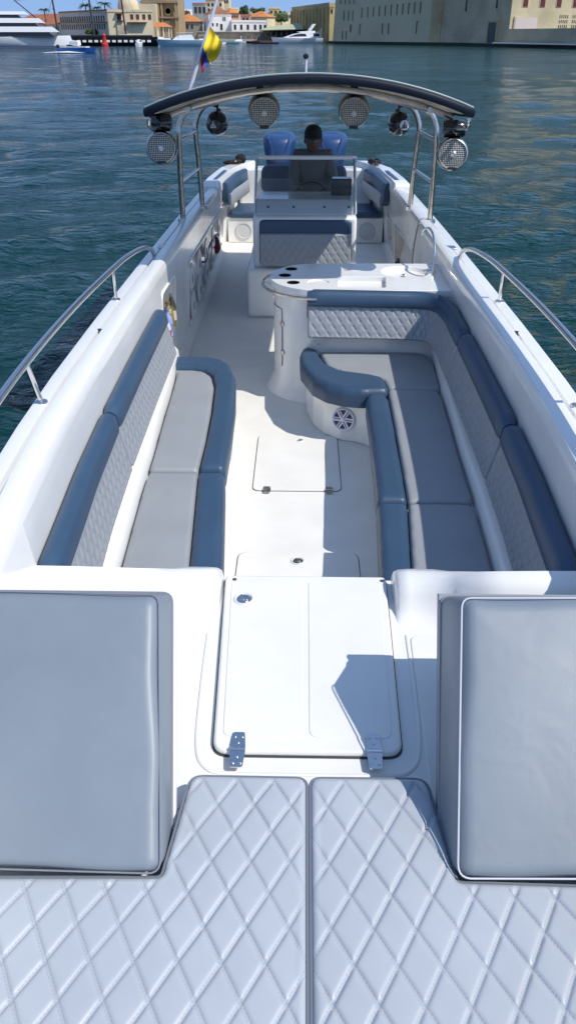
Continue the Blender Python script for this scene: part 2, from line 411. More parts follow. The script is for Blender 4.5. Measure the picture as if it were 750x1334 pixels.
for x in (-.285, .272): MB().lathe([(.008, 0), (.008, .002), (0, .004)], Matrix.Translation((x+.01, 2.495, .6222)), 10).build('screw', mat('rusty_screw', (.16, .09, .06), .5, metal=.5), ha)
def hinge(x, y, z, w_, l_, parent):
    h = MB()
    for sg in (-1, 1):
        P = rpoly([(x-w_*.55, y), (x+w_*.55, y), (x+w_*.42, y+sg*l_), (x-w_*.42, y+sg*l_)], l_*.12, 4)
        if sg < 0: P = P[::-1]
        h.prism(P, z, z+.0035)
        for a, b in ((-.25, .75), (.25, .75), (0, .4)):
            h.lathe([(w_*.11, 0), (w_*.10, .003), (0, .0045)], Matrix.Translation((x+a*w_, y+sg*b*l_, z+.0035)), 10)
    h.tube([(x-w_*.55, y, z+.005), (x+w_*.55, y, z+.005)], .005, 10)
    return h.build('hinge', STEEL, parent)
hinge(-.203, 1.648, .6245, .042, .066, ha); hinge(.190, 1.648, .6245, .042, .066, ha)
MB().tube([(x, y, .5985) for x, y in ((-.345, 2.2), (-.338, 1.9), (-.325, 1.68), (-.29, 1.60), (-.22, 1.582), (0, 1.58), (.22, 1.582), (.29, 1.60), (.325, 1.68), (.338, 1.9), (.345, 2.2))], .0075, 8, smooth=4).build('hatch_surround', GELD, boat)
# cockpit floor hatches
def floorhatch(x0, x1, y0, y1, r):
    P = rpoly([(x0, y0), (x1, y0), (x1, y1), (x0, y1)], r)
    MB().prism([(x+(.004 if x > (x0+x1)/2 else -.004), y+(.004 if y > (y0+y1)/2 else -.004)) for x, y in P], -.002, .0025).build('hatch_gap_shade', mat('gap_shade', (.06, .06, .07), .7), boat, smooth=False)  # near-black plate stands in for the shade in the hatch gap
    return MB().prism(P, -.001, .007).build('floor_hatch', FLR, boat, bevel=.003)
f1 = floorhatch(-.322, .219, 4.30, 5.08, .05); ringlatch(-.035, 5.0, .0075, .022, f1)
f2 = floorhatch(-.358, .280, 2.85, 3.615, .06); ringlatch(-.04, 3.53, .0075, .036, f2)
for x in (-.235, .145): hinge(x, 4.30, .0075, .045, .04, f1).data.materials[0] = STEELR
# ------------------------------------------------------------------ benches
pbo = [(-.362, 2.6), (-.38, 3.0), (-.42, 3.6), (-.438, 4.1), (-.452, 4.8), (-.49, 5.22), (-.56, 5.45), (-.66, 5.545), (-.80, 5.56), (-.99, 5.56)]
def offp(pts, d):  # shift the bench front inward
    return [(x-d if i < 6 else x-d*.6, y-(d*.8 if i > 6 else 0)) for i, (x, y) in enumerate(pts)]
base = offp(pbo, .055)
bp = base+[(-.99, 5.3), (-.93, 4.8), (-.90, 3.5), (-.83, 2.56), (-.42, 2.56)]
MB().prism([tuple(v) for v in rpoly(bp, [.02]*5+[.1, .1, .08]+[0]*7)][::-1], .0, .335).build('port_bench', GEL, boat, bevel=.012)
def smoothbetween(f, ya, yb, n=12): return [(f(ya+(yb-ya)*i/n), ya+(yb-ya)*i/n) for i in range(n+1)]
pin = lin([(2.6, -.505), (2.9, -.515), (3.8, -.578), (4.5, -.588), (5.05, -.612)])
pout = lin([(2.6, -.352), (2.87, -.362), (3.6, -.415), (3.8, -.432), (4.3, -.436), (4.8, -.452), (5.05, -.47)])
pso = lambda y: -(B(y)-so_(y)-.012)
# seat cushions port
c1 = smoothbetween(pin, 2.62, 3.80)+[(pso(3.80)-.0, 3.80)]+smoothbetween(pso, 3.7, 2.62, 6)
def rp(pl, rad): return rpoly(pl, rad, 5)
def cushion(poly, z0, h, r, res, name, label, m, quilt=None, crown=.004, group=None, boltm=None, pipe=None):
    cx = sum(p[0] for p in poly)/len(poly); cy = sum(p[1] for p in poly)/len(poly)
    t = thing(name, label, 'cushion', (cx, cy, z0), group)
    pad(poly, h, r, res, lambda u, v, w_: (u, v, z0+w_), quilt, crown).build('seat_pad' if not quilt else 'quilted_pad', m, t, ang=80)
    if pipe:
        MB().tube([(x, y, z0+h-r*.75) for x, y in poly]+[(poly[0][0], poly[0][1], z0+h-r*.75)], .0045, 6, cap=False).build('piping', pipe, t)
    return t
def bolster(poly, z0, h, r, res, t):
    return pad(poly, h, r, res, lambda u, v, w_: (u, v, z0+w_), None, 0).build('bolster', NAVY, t, ang=80)
ZS = .334
G1 = 'seat cushions on the port bench'; G2 = 'seat cushions on the starboard bench'
y0, y1 = 2.62, 3.80
pl = smoothbetween(pin, y0, y1)+smoothbetween(pso, y1, y0, 8)
t = cushion(rpoly(pl, [.02]+[0]*11+[.02, .03]+[0]*7+[.02], 4), ZS, .058, .016, .012, 'seat_cushion', 'grey vinyl seat cushion with navy bolster, left bench, near end beside the bow lip', GREY)
bl = smoothbetween(pout, y0, y1)+smoothbetween(lambda y: pin(y)-.002, y1, y0)
bolster(rpoly(bl, [.02]+[0]*11+[.03, .03]+[0]*11+[.02], 4), ZS-.045, .115, .045, .011, t)
y0, y1 = 3.815, 5.06
pl = [(pin(y0), y0)]+[(-.578, 4.2), (-.588, 4.6), (-.61, 5.02), (-.645, 5.20), (-.70, 5.28), (-.78, 5.31), (-.945, 5.31)]+smoothbetween(pso, 5.25, y0, 8)
t = cushion(rpoly(pl, [.02, 0, 0, .05, .05, .05, .03, .03]+[0]*8+[.03], 4), ZS, .062, .018, .012, 'seat_cushion', 'grey vinyl seat cushion wrapped by a curved navy bolster, left bench, far end', GREY)
bl = [(pout(y0), y0), (-.436, 4.3), (-.450, 4.8), (-.478, 5.2), (-.525, 5.40), (-.60, 5.515), (-.70, 5.555), (-.965, 5.56), (-.955, 5.335), (-.78, 5.325), (-.70, 5.295), (-.64, 5.21), (-.602, 5.02), (-.583, 4.6), (-.574, 4.2), (pin(y0)+.004, y0)]
bolster(rpoly(bl, [.03, 0, 0, .06, .08, .08, .06, .03, .03, .04, .05, .05, .04, 0, 0, .02], 5), ZS-.045, .125, .048, .011, t)
# starboard U bench base
ub = [(.40, 2.56), (.405, 3.4), (.43, 4.3), (.445, 4.75), (.43, 4.93), (.34, 4.985), (.24, 5.02), (.13, 5.12), (.055, 5.27), (.01, 5.5), (0.0, 5.74), (.99, 5.74), (.96, 5.2), (.90, 4.0), (.87, 3.0), (.83, 2.56)]
MB().prism(rpoly(ub, [.02, 0, 0, .1, .08, .1, .1, .1, .1, .1, 0, 0, 0, 0, 0, 0], 6), 0, .335).build('starboard_bench', GEL, boat, bevel=.012)
sin_ = lin([(2.6, .445), (2.87, .459), (3.5, .510), (4.3, .528), (5.0, .540), (5.2, .545)])
sout = lin([(2.6, .300), (2.87, .318), (3.6, .360), (4.3, .378), (4.75, .386)])
sso = lambda y: B(y)-so_(y)-.012
y0, y1 = 2.62, 3.49
pl = smoothbetween(sso, y0, y1, 8)+smoothbetween(sin_, y1, y0)
t = cushion(rpoly(pl, [.02]+[0]*7+[.05, .02]+[0]*11+[.02], 4), ZS, .058, .016, .012, 'seat_cushion', 'grey seat cushion with navy bolster, right bench, nearest the bow lip, half in shade', GREY)
bl = smoothbetween(lambda y: sin_(y)-.002, y0, y1)+smoothbetween(sout, y1, y0)
bolster(rpoly(bl, [.02]+[0]*11+[.03, .03]+[0]*11+[.02], 4), ZS-.045, .115, .045, .011, t)
y0, y1 = 3.505, 4.985
pl = smoothbetween(sso, y0, y1, 8)+smoothbetween(sin_, y1, y0)
t = cushion(rpoly(pl, [.03]+[0]*7+[.07, .03]+[0]*11+[.02], 4), ZS, .062, .018, .012, 'seat_cushion', 'long grey seat cushion with navy bolster, middle of the right bench', GREY)
bl = [(sin_(y0), y0), (.526, 4.3), (.534, 4.8), (.52, 4.90), (.47, 4.925), (.40, 4.915), (.384, 4.80), (.378, 4.3), (sout(y0), y0)]
bolster(rpoly(bl, [.03, 0, .04, .04, .03, .03, .03, 0, .03], 5), ZS-.045, .115, .045, .011, t)
pl = [(.10, 5.70), (.86, 5.70), (.905, 5.5), (.885, 5.0), (.545, 5.0), (.525, 5.16), (.44, 5.215), (.25, 5.28), (.15, 5.41)]
t = cushion(rpoly(pl, [.02, .10, .06, .04, .03, .04, .06, .06, .06], 6), ZS, .062, .018, .012, 'seat_cushion', 'grey seat cushion with S-curved navy bolster, right bench, in front of the galley counter', GREY)
bl = [(-.045, 5.64), (-.035, 5.40), (.045, 5.12), (.13, 5.0), (.24, 4.93), (.36, 4.905), (.535, 4.925), (.545, 5.0), (.528, 5.165), (.44, 5.225), (.25, 5.29), (.145, 5.42), (.10, 5.60), (.085, 5.72), (.02, 5.765), (-.03, 5.73)]
bolster(rpoly(bl, [.05, .08, .08, .08, .06, .03, .03, .03, .05, .05, .06, .06, .03, .03, .03, .03], 5), ZS-.045, .13, .05, .011, t)
sm_ = bpy.data.objects
def seam(par, pts, z): MB().tube([(x, y, z) for x, y in pts], .0022, 6).build('seam', NAVYP, par)
seam(t, [(.06, 5.125), (.145, 5.39)], ZS+.084); seam(t, [(.14, 5.01), (.245, 5.275)], ZS+.084)
# bench speakers (flush)
def flush_speaker(M, r, parent, name='bench_speaker', arms=6):
    s = MB(); s.lathe([(r, 0), (r, .008), (r*.9, .014), (r*.82, .010), (r*.8, .004)], M, 36); 
    for k in range(arms):
        Mk = M @ Matrix.Rotation(2*math.pi*k/arms, 4, 'Z'); s.box(r*.18, r*.84, -r*.065, r*.065, .006, .013, Mk @ Matrix.Translation((0, r*.10, 0))); s.box(r*.18, r*.84, -r*.04, r*.04, .006, .013, Mk @ Matrix.Translation((0, -r*.10, 0)))
    ob = s.build(name, mat('speaker_white', (.70, .70, .80), .3), parent, ang=40)
    MB().lathe([(r*.83, .0052), (r*.5, .0046), (r*.2, .0046), (0, .0046)], M, 30).build('speaker_cone', mat('speaker_cone', (.02, .02, .06), .4), ob)
    MB().lathe([(r*.2, .004), (r*.2, .013), (r*.12, .018), (0, .019)], M, 20).build('centre_cap', mat('speaker_white', (.7, .7, .8), .3), ob)
    return ob
def face_M(p, n):
    return Matrix.Translation(p) @ Vector(n).normalized().to_track_quat('Z', 'Y').to_matrix().to_4x4()
flush_speaker(face_M((.255, 5.008, .165), (-.38, -1, .12)), .082, boat)
flush_speaker(face_M((-.473, 4.55, .17), (1, 0, 0)), .082, boat)
flush_speaker(face_M((.403, 3.7, .17), (-1, 0, 0)), .082, boat)
def text(body, size, M, m, parent, name, ext=.001):
    c = bpy.data.curves.new(name, 'FONT'); c.body = body; c.size = size; c.extrude = ext; c.align_x = 'CENTER'; c.align_y = 'CENTER'
    o = bpy.data.objects.new(name, c); col.objects.link(o); bpy.context.view_layer.update()
    me = bpy.data.meshes.new_from_object(o.evaluated_get(bpy.context.evaluated_depsgraph_get())); bpy.data.objects.remove(o)
    org = Vector(parent['_o']) if '_o' in parent else Vector()
    me.transform(Matrix.Translation(-org) @ M); me.materials.clear(); me.materials.append(m)
    ob = bpy.data.objects.new(name, me); col.objects.link(ob); ob.parent = parent; ob['_o'] = list(org); return ob
# ------------------------------------------------------------------ backrests
def sweep_backrest(path, dz0, dz1, name='backrest', flip=1):
    """path: wall line points (x,y); inward normal = left of travel * flip"""
    P = cr([Vector((x, y, 0)) for x, y in path], 6); L = [0]
    for a, b in zip(P, P[1:]): L.append(L[-1]+(b-a).length)
    tot = L[-1]; T = []
    for i in range(len(P)):
        d = (P[min(i+1, len(P)-1)]-P[max(i-1, 0)]).normalized(); T.append(Vector((-d.y, d.x, 0))*flip)
    def at(s):
        s = max(0, min(tot, s)); i = min(max(int(np.searchsorted(L, s))-1, 0), len(P)-2); f = (s-L[i])/(L[i+1]-L[i])
        return P[i].lerp(P[i+1], f), T[i].lerp(T[i+1], f).normalized(), s/tot
    # blue cap
    rs = []; n = max(10, int(tot/.05))
    for i in range(n+1):
        s = tot*i/n; e = min(s, tot-s); k = 1 if e > .03 else .80+.20*math.sqrt(max(0, 1-(1-e/.03)**2))
        p, nn, f = at(s); dz = dz0+(dz1-dz0)*f
        sec = [(.002, .60), (.002, .80), (.012, .825), (.035, .833), (.062, .826), (.082, .805), (.088, .77), (.093, .738), (.085, .724), (.06, .72), (.03, .60)]
        c = Vector((.05, .74))
        rs.append([(p.x+nn.x*(c.x+(a-c.x)*k), p.y+nn.y*(c.x+(a-c.x)*k), (c.y+(z-c.y)*k)+dz) for a, z in sec])
    cap = MB().rings(rs, True, True, True).build(name, NAVY, boat, ang=60)
    # quilted face: u along, v up from z .50 (offset .15) to z .728 (offset .092)
    hgt = .235
    poly = rpoly([(.006, 0), (tot-.006, 0), (tot-.006, hgt), (.006, hgt)], .02)
    def mp(u, v, w_):
        p, nn, f = at(u); k = v/hgt; dz = dz0+(dz1-dz0)*f
        a = .135-.055*k+dz*-.3; z = .50+.225*k+dz; up = .24
        a += w_*.97; z += w_*up
        return (p.x+nn.x*(a-.035), p.y+nn.y*(a-.035), z)
    pad(poly, .034, .012, .007, mp, quiltf(QBX, QBY, .008, .0062), base=-.03).build('quilted_panel', QBACK, cap, ang=80)
    return cap
wx = lambda y: B(y)-.204
sweep_backrest([(-wx(y), y) for y in (5.32, 4.9, 4.4, 4.0, 3.62)], 0, 0)
sweep_backrest([(-wx(y), y) for y in (3.605, 3.3, 3.0, 2.7, 2.27)], 0, 0)
sweep_backrest([(wx(y), y) for y in (2.27, 2.7, 3.0, 3.3, 3.50)], 0, 0)
sweep_backrest([(wx(y), y) for y in (3.515, 3.8, 4.2, 4.5, 4.84)], 0, 0)
sweep_backrest([(wx(4.85), 4.85), (1.014, 5.1), (1.012, 5.35), (.985, 5.55), (.92, 5.66), (.80, 5.705), (.6, 5.71), (.3, 5.71), (.005, 5.71)], 0, .028)
# ------------------------------------------------------------------ galley counter
arc = [(.10+.372*math.cos(a), 6.075+.385*math.sin(a)) for a in [math.pi/2+math.pi*i/18 for i in range(19)]]
ct = [(1.03, 5.69), (1.03, 6.47)]+arc
k_body = MB(); rr = []
for z, ins, fl_ in ((.0, .0, .035), (.04, .012, .02), (.12, .03, 0), (.40, .035, 0), (.80, .03, 0)):
    ring = []
    for x, y in ct:
        if x < 1.0:
            d = Vector((x-.35, y-6.075)); d.normalize(); d = Vector((d.x if x < .1 else 0, math.copysign(1, y-6.075) if x > .1 else d.y))
            x, y = x-d.x*(ins-fl_), y-d.y*(ins-fl_)
        ring.append((x, y, z))
    rr.append(ring)
counter = k_body.rings(rr, True, False, True).build('galley_counter', GEL, boat, ang=50)
top = MB().prism(ct, .802, .85).build('countertop', GEL, counter)
cut = MB()
cut.prism(rpoly([(.225, 5.765), (.565, 5.765), (.585, 6.06), (.235, 6.06)], .02), .812, .9)
boolean(top, cut)
cut = MB().lathe([(.10, .812), (.16, .822), (.188, .86), (.188, .9)], Matrix.Translation((.745, 6.21, 0)), 36); boolean(top, cut)
cut = MB().lathe([(.078, .843), (.078, .9)], Matrix.Translation((.085, 5.90, 0)), 28); boolean(top, cut)
for x, y in ((-.115, 6.28), (-.16, 6.09), (-.095, 5.885)):
    cut = MB().lathe([(.043, .806), (.043, .9)], Matrix.Translation((x, y, 0)), 24); boolean(top, cut)
    MB().lathe([(.0425, .808), (.0425, .849), (.047, .8525), (.047, .8505), (.041, .849), (.040, .810), (0, .809)], Matrix.Translation((x, y, 0)), 24).build('cup_holder', BLKG, counter)
b_ = top.modifiers.new('bevel', 'BEVEL'); b_.width = .006; b_.segments = 2; b_.limit_method = 'ANGLE'; b_.angle_limit = R(50)
MB().lathe([(.022, .8275), (.02, .83), (0, .829)], Matrix.Translation((.745, 6.21, 0)), 16).build('drain', STEEL, counter)
MB().tube([(.10+.425*math.cos(a), 6.06+.44*math.sin(a), .805) for a in [math.pi*.62+math.pi*.86*i/30 for i in range(31)]], .011, 8).build('grab_rail', STEELR, counter)
for a in (math.pi*.64, math.pi*1.02, math.pi*1.46): MB().tube([(.10+.425*math.cos(a), 6.06+.44*math.sin(a), .805), (.10+.35*math.cos(a), 6.06+.36*math.sin(a), .80)], .008, 8).build('rail_bracket', STEELR, counter)
fc = MB(); fc.lathe([(.03, 0), (.03, .012), (.018, .03), (.014, .05)], Matrix.Translation((.945, 6.17, .85)), 16)
fc.tube([(.945, 6.17, .88), (.955, 6.2, 1.0), (.95, 6.3, 1.10), (.93, 6.40, 1.13), (.90, 6.45, 1.11), (.885, 6.46, 1.07)], .009, 8, smooth=4)
fc.tube([(.945, 6.17, .885), (.86, 6.10, .875)], .012, 8); fc.tube([(.945, 6.17, .885), (.985, 6.22, .90)], .009, 8)
fc.build('faucet', STEEL, counter)
# locker door on the counter's rounded end
def cylp(a, z, r=.0): return (.10+(.340+r)*math.cos(a), 6.075+(.353+r)*math.sin(a), z)
dr = MB(); a0, a1 = math.pi*1.0, math.pi*1.20; N = 10
dr.rings([[cylp(a0+(a1-a0)*i/N, z, .004) for i in range(N+1)] for z in (.22, .66)], False); dr.build('locker_door', GEL, counter)
e = MB()
e.tube([cylp(a1, .22, .006), cylp(a1, .66, .006)], .002, 5); e.tube([cylp(a0+(a1-a0)*i/N, .66, .006) for i in range(N+1)], .002, 5); e.build('door_seam', mat('seam_grey', (.3, .3, .3), .6), counter)
for z in (.33, .55):
    h = MB(); M = face_M(cylp(a1, z, .007), (math.cos(a1), math.sin(a1), 0)); h.box(-.025, .025, -.014, .014, 0, .004, M); h.tube([tuple(M @ Vector((0, -.016, .004))), tuple(M @ Vector((0, .016, .004)))], .004, 8)
    h.build('hinge', STEELR, counter)
MB().lathe([(.022, 0), (.02, .012), (0, .014)], face_M(cylp(math.pi*.99, .70, .0), (-1, 0, 0)), 14).build('latch', STEEL, counter)
for x, z in ((.08, .52), (.09, .45), (.30, .52), (.34, .52), (.55, .52), (.62, .52), (.82, .53)): MB().lathe([(.006, 0), (.005, .003), (0, .004)], face_M((x, 5.702, z), (0, -1, 0)), 8).build('snap_stud', STEELR, counter)
# ------------------------------------------------------------------ console
cons = MB(); 
cons.prism([(-.565, 7.80), (.50, 7.80), (.50, 8.9), (-.565, 8.9)], 0, .47); con = cons.build('console', GEL, boat, bevel=.03, seg=3)
MB().prism([(-.50, 7.88), (.475, 7.88), (.475, 8.85), (-.50, 8.85)], .46, .935).build('console_body', GEL, con, bevel=.03, seg=3)
wz = MB(); wz.add([(-.485, 8.0, .93), (.465, 8.0, .93), (.455, 8.03, 1.065), (-.475, 8.03, 1.065), (-.475, 8.75, .93), (.455, 8.75, .93), (.45, 8.7, 1.03), (-.47, 8.7, 1.03)],
       [(0, 1, 2, 3), (3, 2, 6, 7), (0, 3, 7, 4), (1, 5, 6, 2), (4, 7, 6, 5)]); wz.build('dashboard', GEL, con, bevel=.012)
for x in (-.36, -.12, .17, .40): MB().lathe([(.012, 0), (.011, .006), (0, .008)], face_M((x, 8.015, 1.0), (0, -1, .25)), 12).build('bolt', BLK, con)
def facepad(x0, x1, z0, z1, y, h, r, name, m, par, q=None, rad=.03, lean=.10, res=.01):
    P = rpoly([(x0, z0), (x1, z0), (x1, z1), (x0, z1)], rad)
    return pad(P, h, r, res, lambda u, v, w_: (u, y-w_*.99+(v-z0)*lean, v-w_*0.1), q).build(name, m, par, ang=80)
lb = facepad(-.44, .43, .50, .915, 7.875, .05, .02, 'lounge_backrest', NAVY, con, rad=.04)
facepad(-.435, .425, .505, .79, 7.835, .034, .014, 'quilted_panel', QBACK, lb, quiltf(QBX, QBY, .008, .0065), rad=.02, res=.007)
# windshield
gl = bpy.data.materials.new('tinted_acrylic'); gl.use_nodes = True; t_ = gl.node_tree; t_.nodes.remove(t_.nodes['Principled BSDF'])
tb = t_.nodes.new('ShaderNodeBsdfTransparent'); tb.inputs[0].default_value = (.80, .83, .85, 1); gb = t_.nodes.new('ShaderNodeBsdfGlossy'); gb.inputs['Roughness'].default_value = .04
fz = t_.nodes.new('ShaderNodeFresnel'); fz.inputs[0].default_value = 1.49; mxs = t_.nodes.new('ShaderNodeMixShader')
db = t_.nodes.new('ShaderNodeBsdfDiffuse'); db.inputs[0].default_value = (.5, .55, .6, 1); m2 = t_.nodes.new('ShaderNodeMixShader'); m2.inputs[0].default_value = .05
t_.links.new(fz.outputs[0], mxs.inputs[0]); t_.links.new(tb.outputs[0], m2.inputs[1]); t_.links.new(db.outputs[0], m2.inputs[2]); t_.links.new(m2.outputs[0], mxs.inputs[1]); t_.links.new(gb.outputs[0], mxs.inputs[2])
t_.links.new(mxs.outputs[0], t_.nodes['Material Output'].inputs[0])
ws = MB(); w0 = [(-.485, 8.30, 1.03), (-.485, 8.015, 1.06), (-.47, 7.992, 1.065), (.45, 7.992, 1.065), (.465, 8.015, 1.06), (.465, 8.30, 1.03)]
w1 = [(-.465, 8.42, 1.40), (-.465, 8.14, 1.40), (-.45, 8.12, 1.40), (.43, 8.12, 1.40), (.445, 8.14, 1.40), (.445, 8.42, 1.40)]
w0[1:5] = [(x, y-.008, .945 if abs(x) < .48 else .95) for x, y, z in w0[1:5]]
ws.rings([w0, w1], False); wsh = ws.build('windshield', gl, con, smooth=False)
fm = MB(); fm.tube([(-.49, 8.45, 1.36), (-.475, 8.2, 1.405), (-.44, 8.13, 1.415), (.42, 8.13, 1.415), (.455, 8.2, 1.405), (.47, 8.45, 1.36)], .018, 8); fm.build('windshield_rail', mat('white_powdercoat', (.85, .85, .86), .3), wsh)
for x in (-.488, .468):
    sgn = -1 if x < 0 else 1
    MB().tube([(x, 7.99, .94), (x-sgn*.018, 8.13, 1.41)], .008, 8).build('windshield_post', mat('acrylic_edge', (.55, .6, .6), .3), wsh)
# steering wheel + instruments
swh = MB(); M = face_M((.05, 8.83, .97), (0, 1, .6)); swh.rings([[tuple(M @ Vector(((.17+.013*math.cos(b))*math.cos(a), (.17+.013*math.cos(b))*math.sin(a), .013*math.sin(b)))) for b in [2*math.pi*j/8 for j in range(8)]] for a in [2*math.pi*i/36 for i in range(37)]], True)
for k in range(3):
    a = k*2*math.pi/3+.5; swh.tube([tuple(M @ Vector((0, 0, -.02))), tuple(M @ Vector((.17*math.cos(a), .17*math.sin(a), 0)))], .008, 6)
swh.tube([tuple(M @ Vector((0, 0, 0))), tuple(M @ Vector((0, 0, -.12)))], .02, 8)
swh.build('steering_wheel', BLK, con)
MB().box(.24, .44, 8.35, 8.5, 1.045, 1.2).build('chartplotter', BLKG, con, bevel=.012)
MB().tube([(.36, 8.66, 1.03), (.36, 8.70, 1.14)], .012, 8).build('throttle_lever', STEEL, con)
# helm seat
hs = MB().box(-.45, .42, 9.42, 9.78, 0, .66).build('helm_seat', GEL, boat, bevel=.03, seg=3)
MB().box(-.47, .44, 9.25, 9.80, .655, .75).build('seat_pad', NAVY, hs, bevel=.035, seg=4)
for nm, z0, z1, mm, yy in (('backrest', .84, 1.13, NAVY, 9.86), ('backrest_panel', .845, 1.0, mat('dark_grey_vinyl', (.2, .22, .25), .45), 9.835)):
    P = rpoly([(-.51, z0), (.46, z0), (.46, z1), (-.51, z1)], [.10, .10, .10 if nm == 'backrest' else .01, .10 if nm == 'backrest' else .01], 8)
    pad(P, .07 if nm == 'backrest' else .05, .03 if nm == 'backrest' else .012, .012, lambda u, v, w_: (u, yy-w_+(v-.84)*.1, v)).build(nm, mm, hs, ang=80)
for x in (-.25, .2): MB().tube([(x, 9.80, .7), (x, 9.87, .95)], .014, 8).build('seat_bracket', STEEL, hs)
# ------------------------------------------------------------------ aft cockpit seating
aw = MB()
for sd in (-1, 1):
    P = [(sd*1.03, 11.1), (sd*.62, 11.1), (sd*.62, 12.15), (sd*.95, 12.15)]
    if sd > 0: P = P[::-1]
    s_ = MB().prism(P, 0, .33).build('aft_bench', GEL, boat, bevel=.015)
    P = rpoly([(sd*.99, 11.08), (sd*.60, 11.08), (sd*.60, 11.75), (sd*.93, 11.75)], .03)
    pad(P if sd < 0 else P[::-1], .07, .03, .012, lambda u, v, w_: (u, v, .33+w_)).build('seat_pad', NAVY, s_, ang=80)
    M = face_M((sd*.81, 11.095, .16), (0, -1, 0)); MB().lathe([(.11, 0), (.11, .008), (.095, .012), (.09, .004), (.05, .006), (0, .008)], M, 32).build('bench_speaker', mat('speaker_grey', (.55, .56, .56), .4), s_)
    # side backrest
    g = []
    for y in (10.45, 10.5, 10.7, 11.0, 11.5, 11.9, 11.95):
        k = .75 if y in (10.45, 11.95) else 1; x = B(y)-.205; s0 = S(y)
        g.append([(sd*(x-a*k), y, s0+.02+(z-.0)*k) for a, z in ((0, -.26), (0, -.01), (.015, .01), (.06, .01), (.08, -.01), (.085, -.1), (.09, -.26))])
    MB().rings(g, True, True, True).build('backrest', NAVY, s_, ang=60)
    g = []
    for y in (10.52, 11.0, 11.9):
        x = B(y)-.205; s0 = S(y); g.append([(sd*(x-a), y, s0+z) for a, z in ((.085, -.11), (.10, -.12), (.107, -.26), (.09, -.28))])
    MB().rings(g, True, True, True).build('backrest_panel', GREY, s_, ang=60)
MB().box(-.62, .62, 11.55, 12.15, 0, .33).build('stern_bench', GEL, boat, bevel=.015)
MB().box(-.60, .60, 11.5, 12.0, .331, .40).build('stern_seat_pad', GREY, boat, bevel=.03, seg=4)
MB().box(-.93, .93, 12.12, 12.42, .0, .79).build('transom_top', GEL, boat, bevel=.03, seg=3)
MB().box(-.55, .55, 12.02, 12.115, .46, .80).build('stern_backrest', NAVY, boat, bevel=.03, seg=3)
for sd in (-1, 1):   # wide aft gunwale step
    g = []
    for y in (9.9, 9.97, 10.5, 11.0, 11.6, 12.1, 12.4):
        k = 0 if y == 9.9 else 1; b, s0 = B(y), S(y)
        g.append([(sd*(b+.005), y, s0-.03), (sd*(b-.01), y, s0+.03+.03*k), (sd*(b-.03), y, s0+.045+.035*k), (sd*(b-.19), y, s0+.045+.035*k), (sd*(b-.21), y, s0+.03+.02*k), (sd*(b-.21), y, s0-.05)])
    MB().rings(g, False, True, True).build('quarter_moulding', GEL, boat, ang=40)
    MB().add([(sd*(B(y)-.16+dx), y, S(y)+.084) for y in (10.3, 11.3) for dx in (0, .05)], [(0, 1, 3, 2)]).build('tread_pad', NAVY, boat, smooth=False)
    # transition step on the gunwale, cleats, drains
    cl = MB(); cy = 12.0; cx = sd*(B(cy)-.1); z = S(cy)+.085
    cl.tube([(cx, cy-.09, z+.04), (cx, cy+.09, z+.04)], .011, 8); cl.tube([(cx, cy-.03, z), (cx, cy-.03, z+.04)], .01, 8); cl.tube([(cx, cy+.03, z), (cx, cy+.03, z+.04)], .01, 8); cl.build('cleat', STEEL, boat)
    y = 4.33; x = sd*(B(y)-.085); d = MB(); d.lathe([(.022, 0), (.022, .006), (.012, .012), (0, .012)], Matrix.Translation((x, y, S(y)-.014)), 14); d.box(-.03, .03, -.008, .008, .005, .016, Matrix.Translation((x, y, S(y)-.014)) @ Matrix.Rotation(.7*sd, 4, 'Z')); d.build('pop_up_cleat', BLK, boat)
    y = 6.45; x = sd*(B(y)-.10); d = MB(); d.box(-.035, .035, -.05, .05, 0, .012, Matrix.Translation((x, y, S(y)+.022))); d.build('deck_plate', STEELR, boat, bevel=.004)
# ------------------------------------------------------------------ bow rails
def sx(sd, pts): return [(sd*x, y, z) for x, y, z in pts]
for sd in (-1, 1):
    rl = sx(sd, [(1.13, 6.12, .975), (1.135, 6.02, 1.05), (1.14, 5.75, 1.12), (1.155, 5.3, 1.17), (1.165, 4.8, 1.195), (1.175, 4.0, 1.22), (1.165, 3.2, 1.235), (1.13, 2.5, 1.24), (1.09, 1.7, 1.20), (1.05, .9, 1.16), (.97, .1, 1.14), (.76, -.7, 1.14), (.40, -1.15, 1.14), (0, -1.3, 1.14)])
    ro = MB().tube(rl, .0165, 12, smooth=5).build('bow_rail', STEEL, boat)
    for y, xr, zr in ((4.86, 1.165, 1.19), (3.15, 1.163, 1.235), (1.5, 1.08, 1.19), (.1, .97, 1.14)):
        yb = y+.12; MB().tube([(sd*(B(yb)-.03), yb, S(yb)-.004), (sd*xr, y, zr)], .0125, 10).build('stanchion', STEEL, ro)
        MB().lathe([(.03, 0), (.028, .006), (.014, .012)], Matrix.Translation((sd*(B(yb)-.03), yb, S(yb)-.003)), 14).build('rail_foot', STEEL, ro)
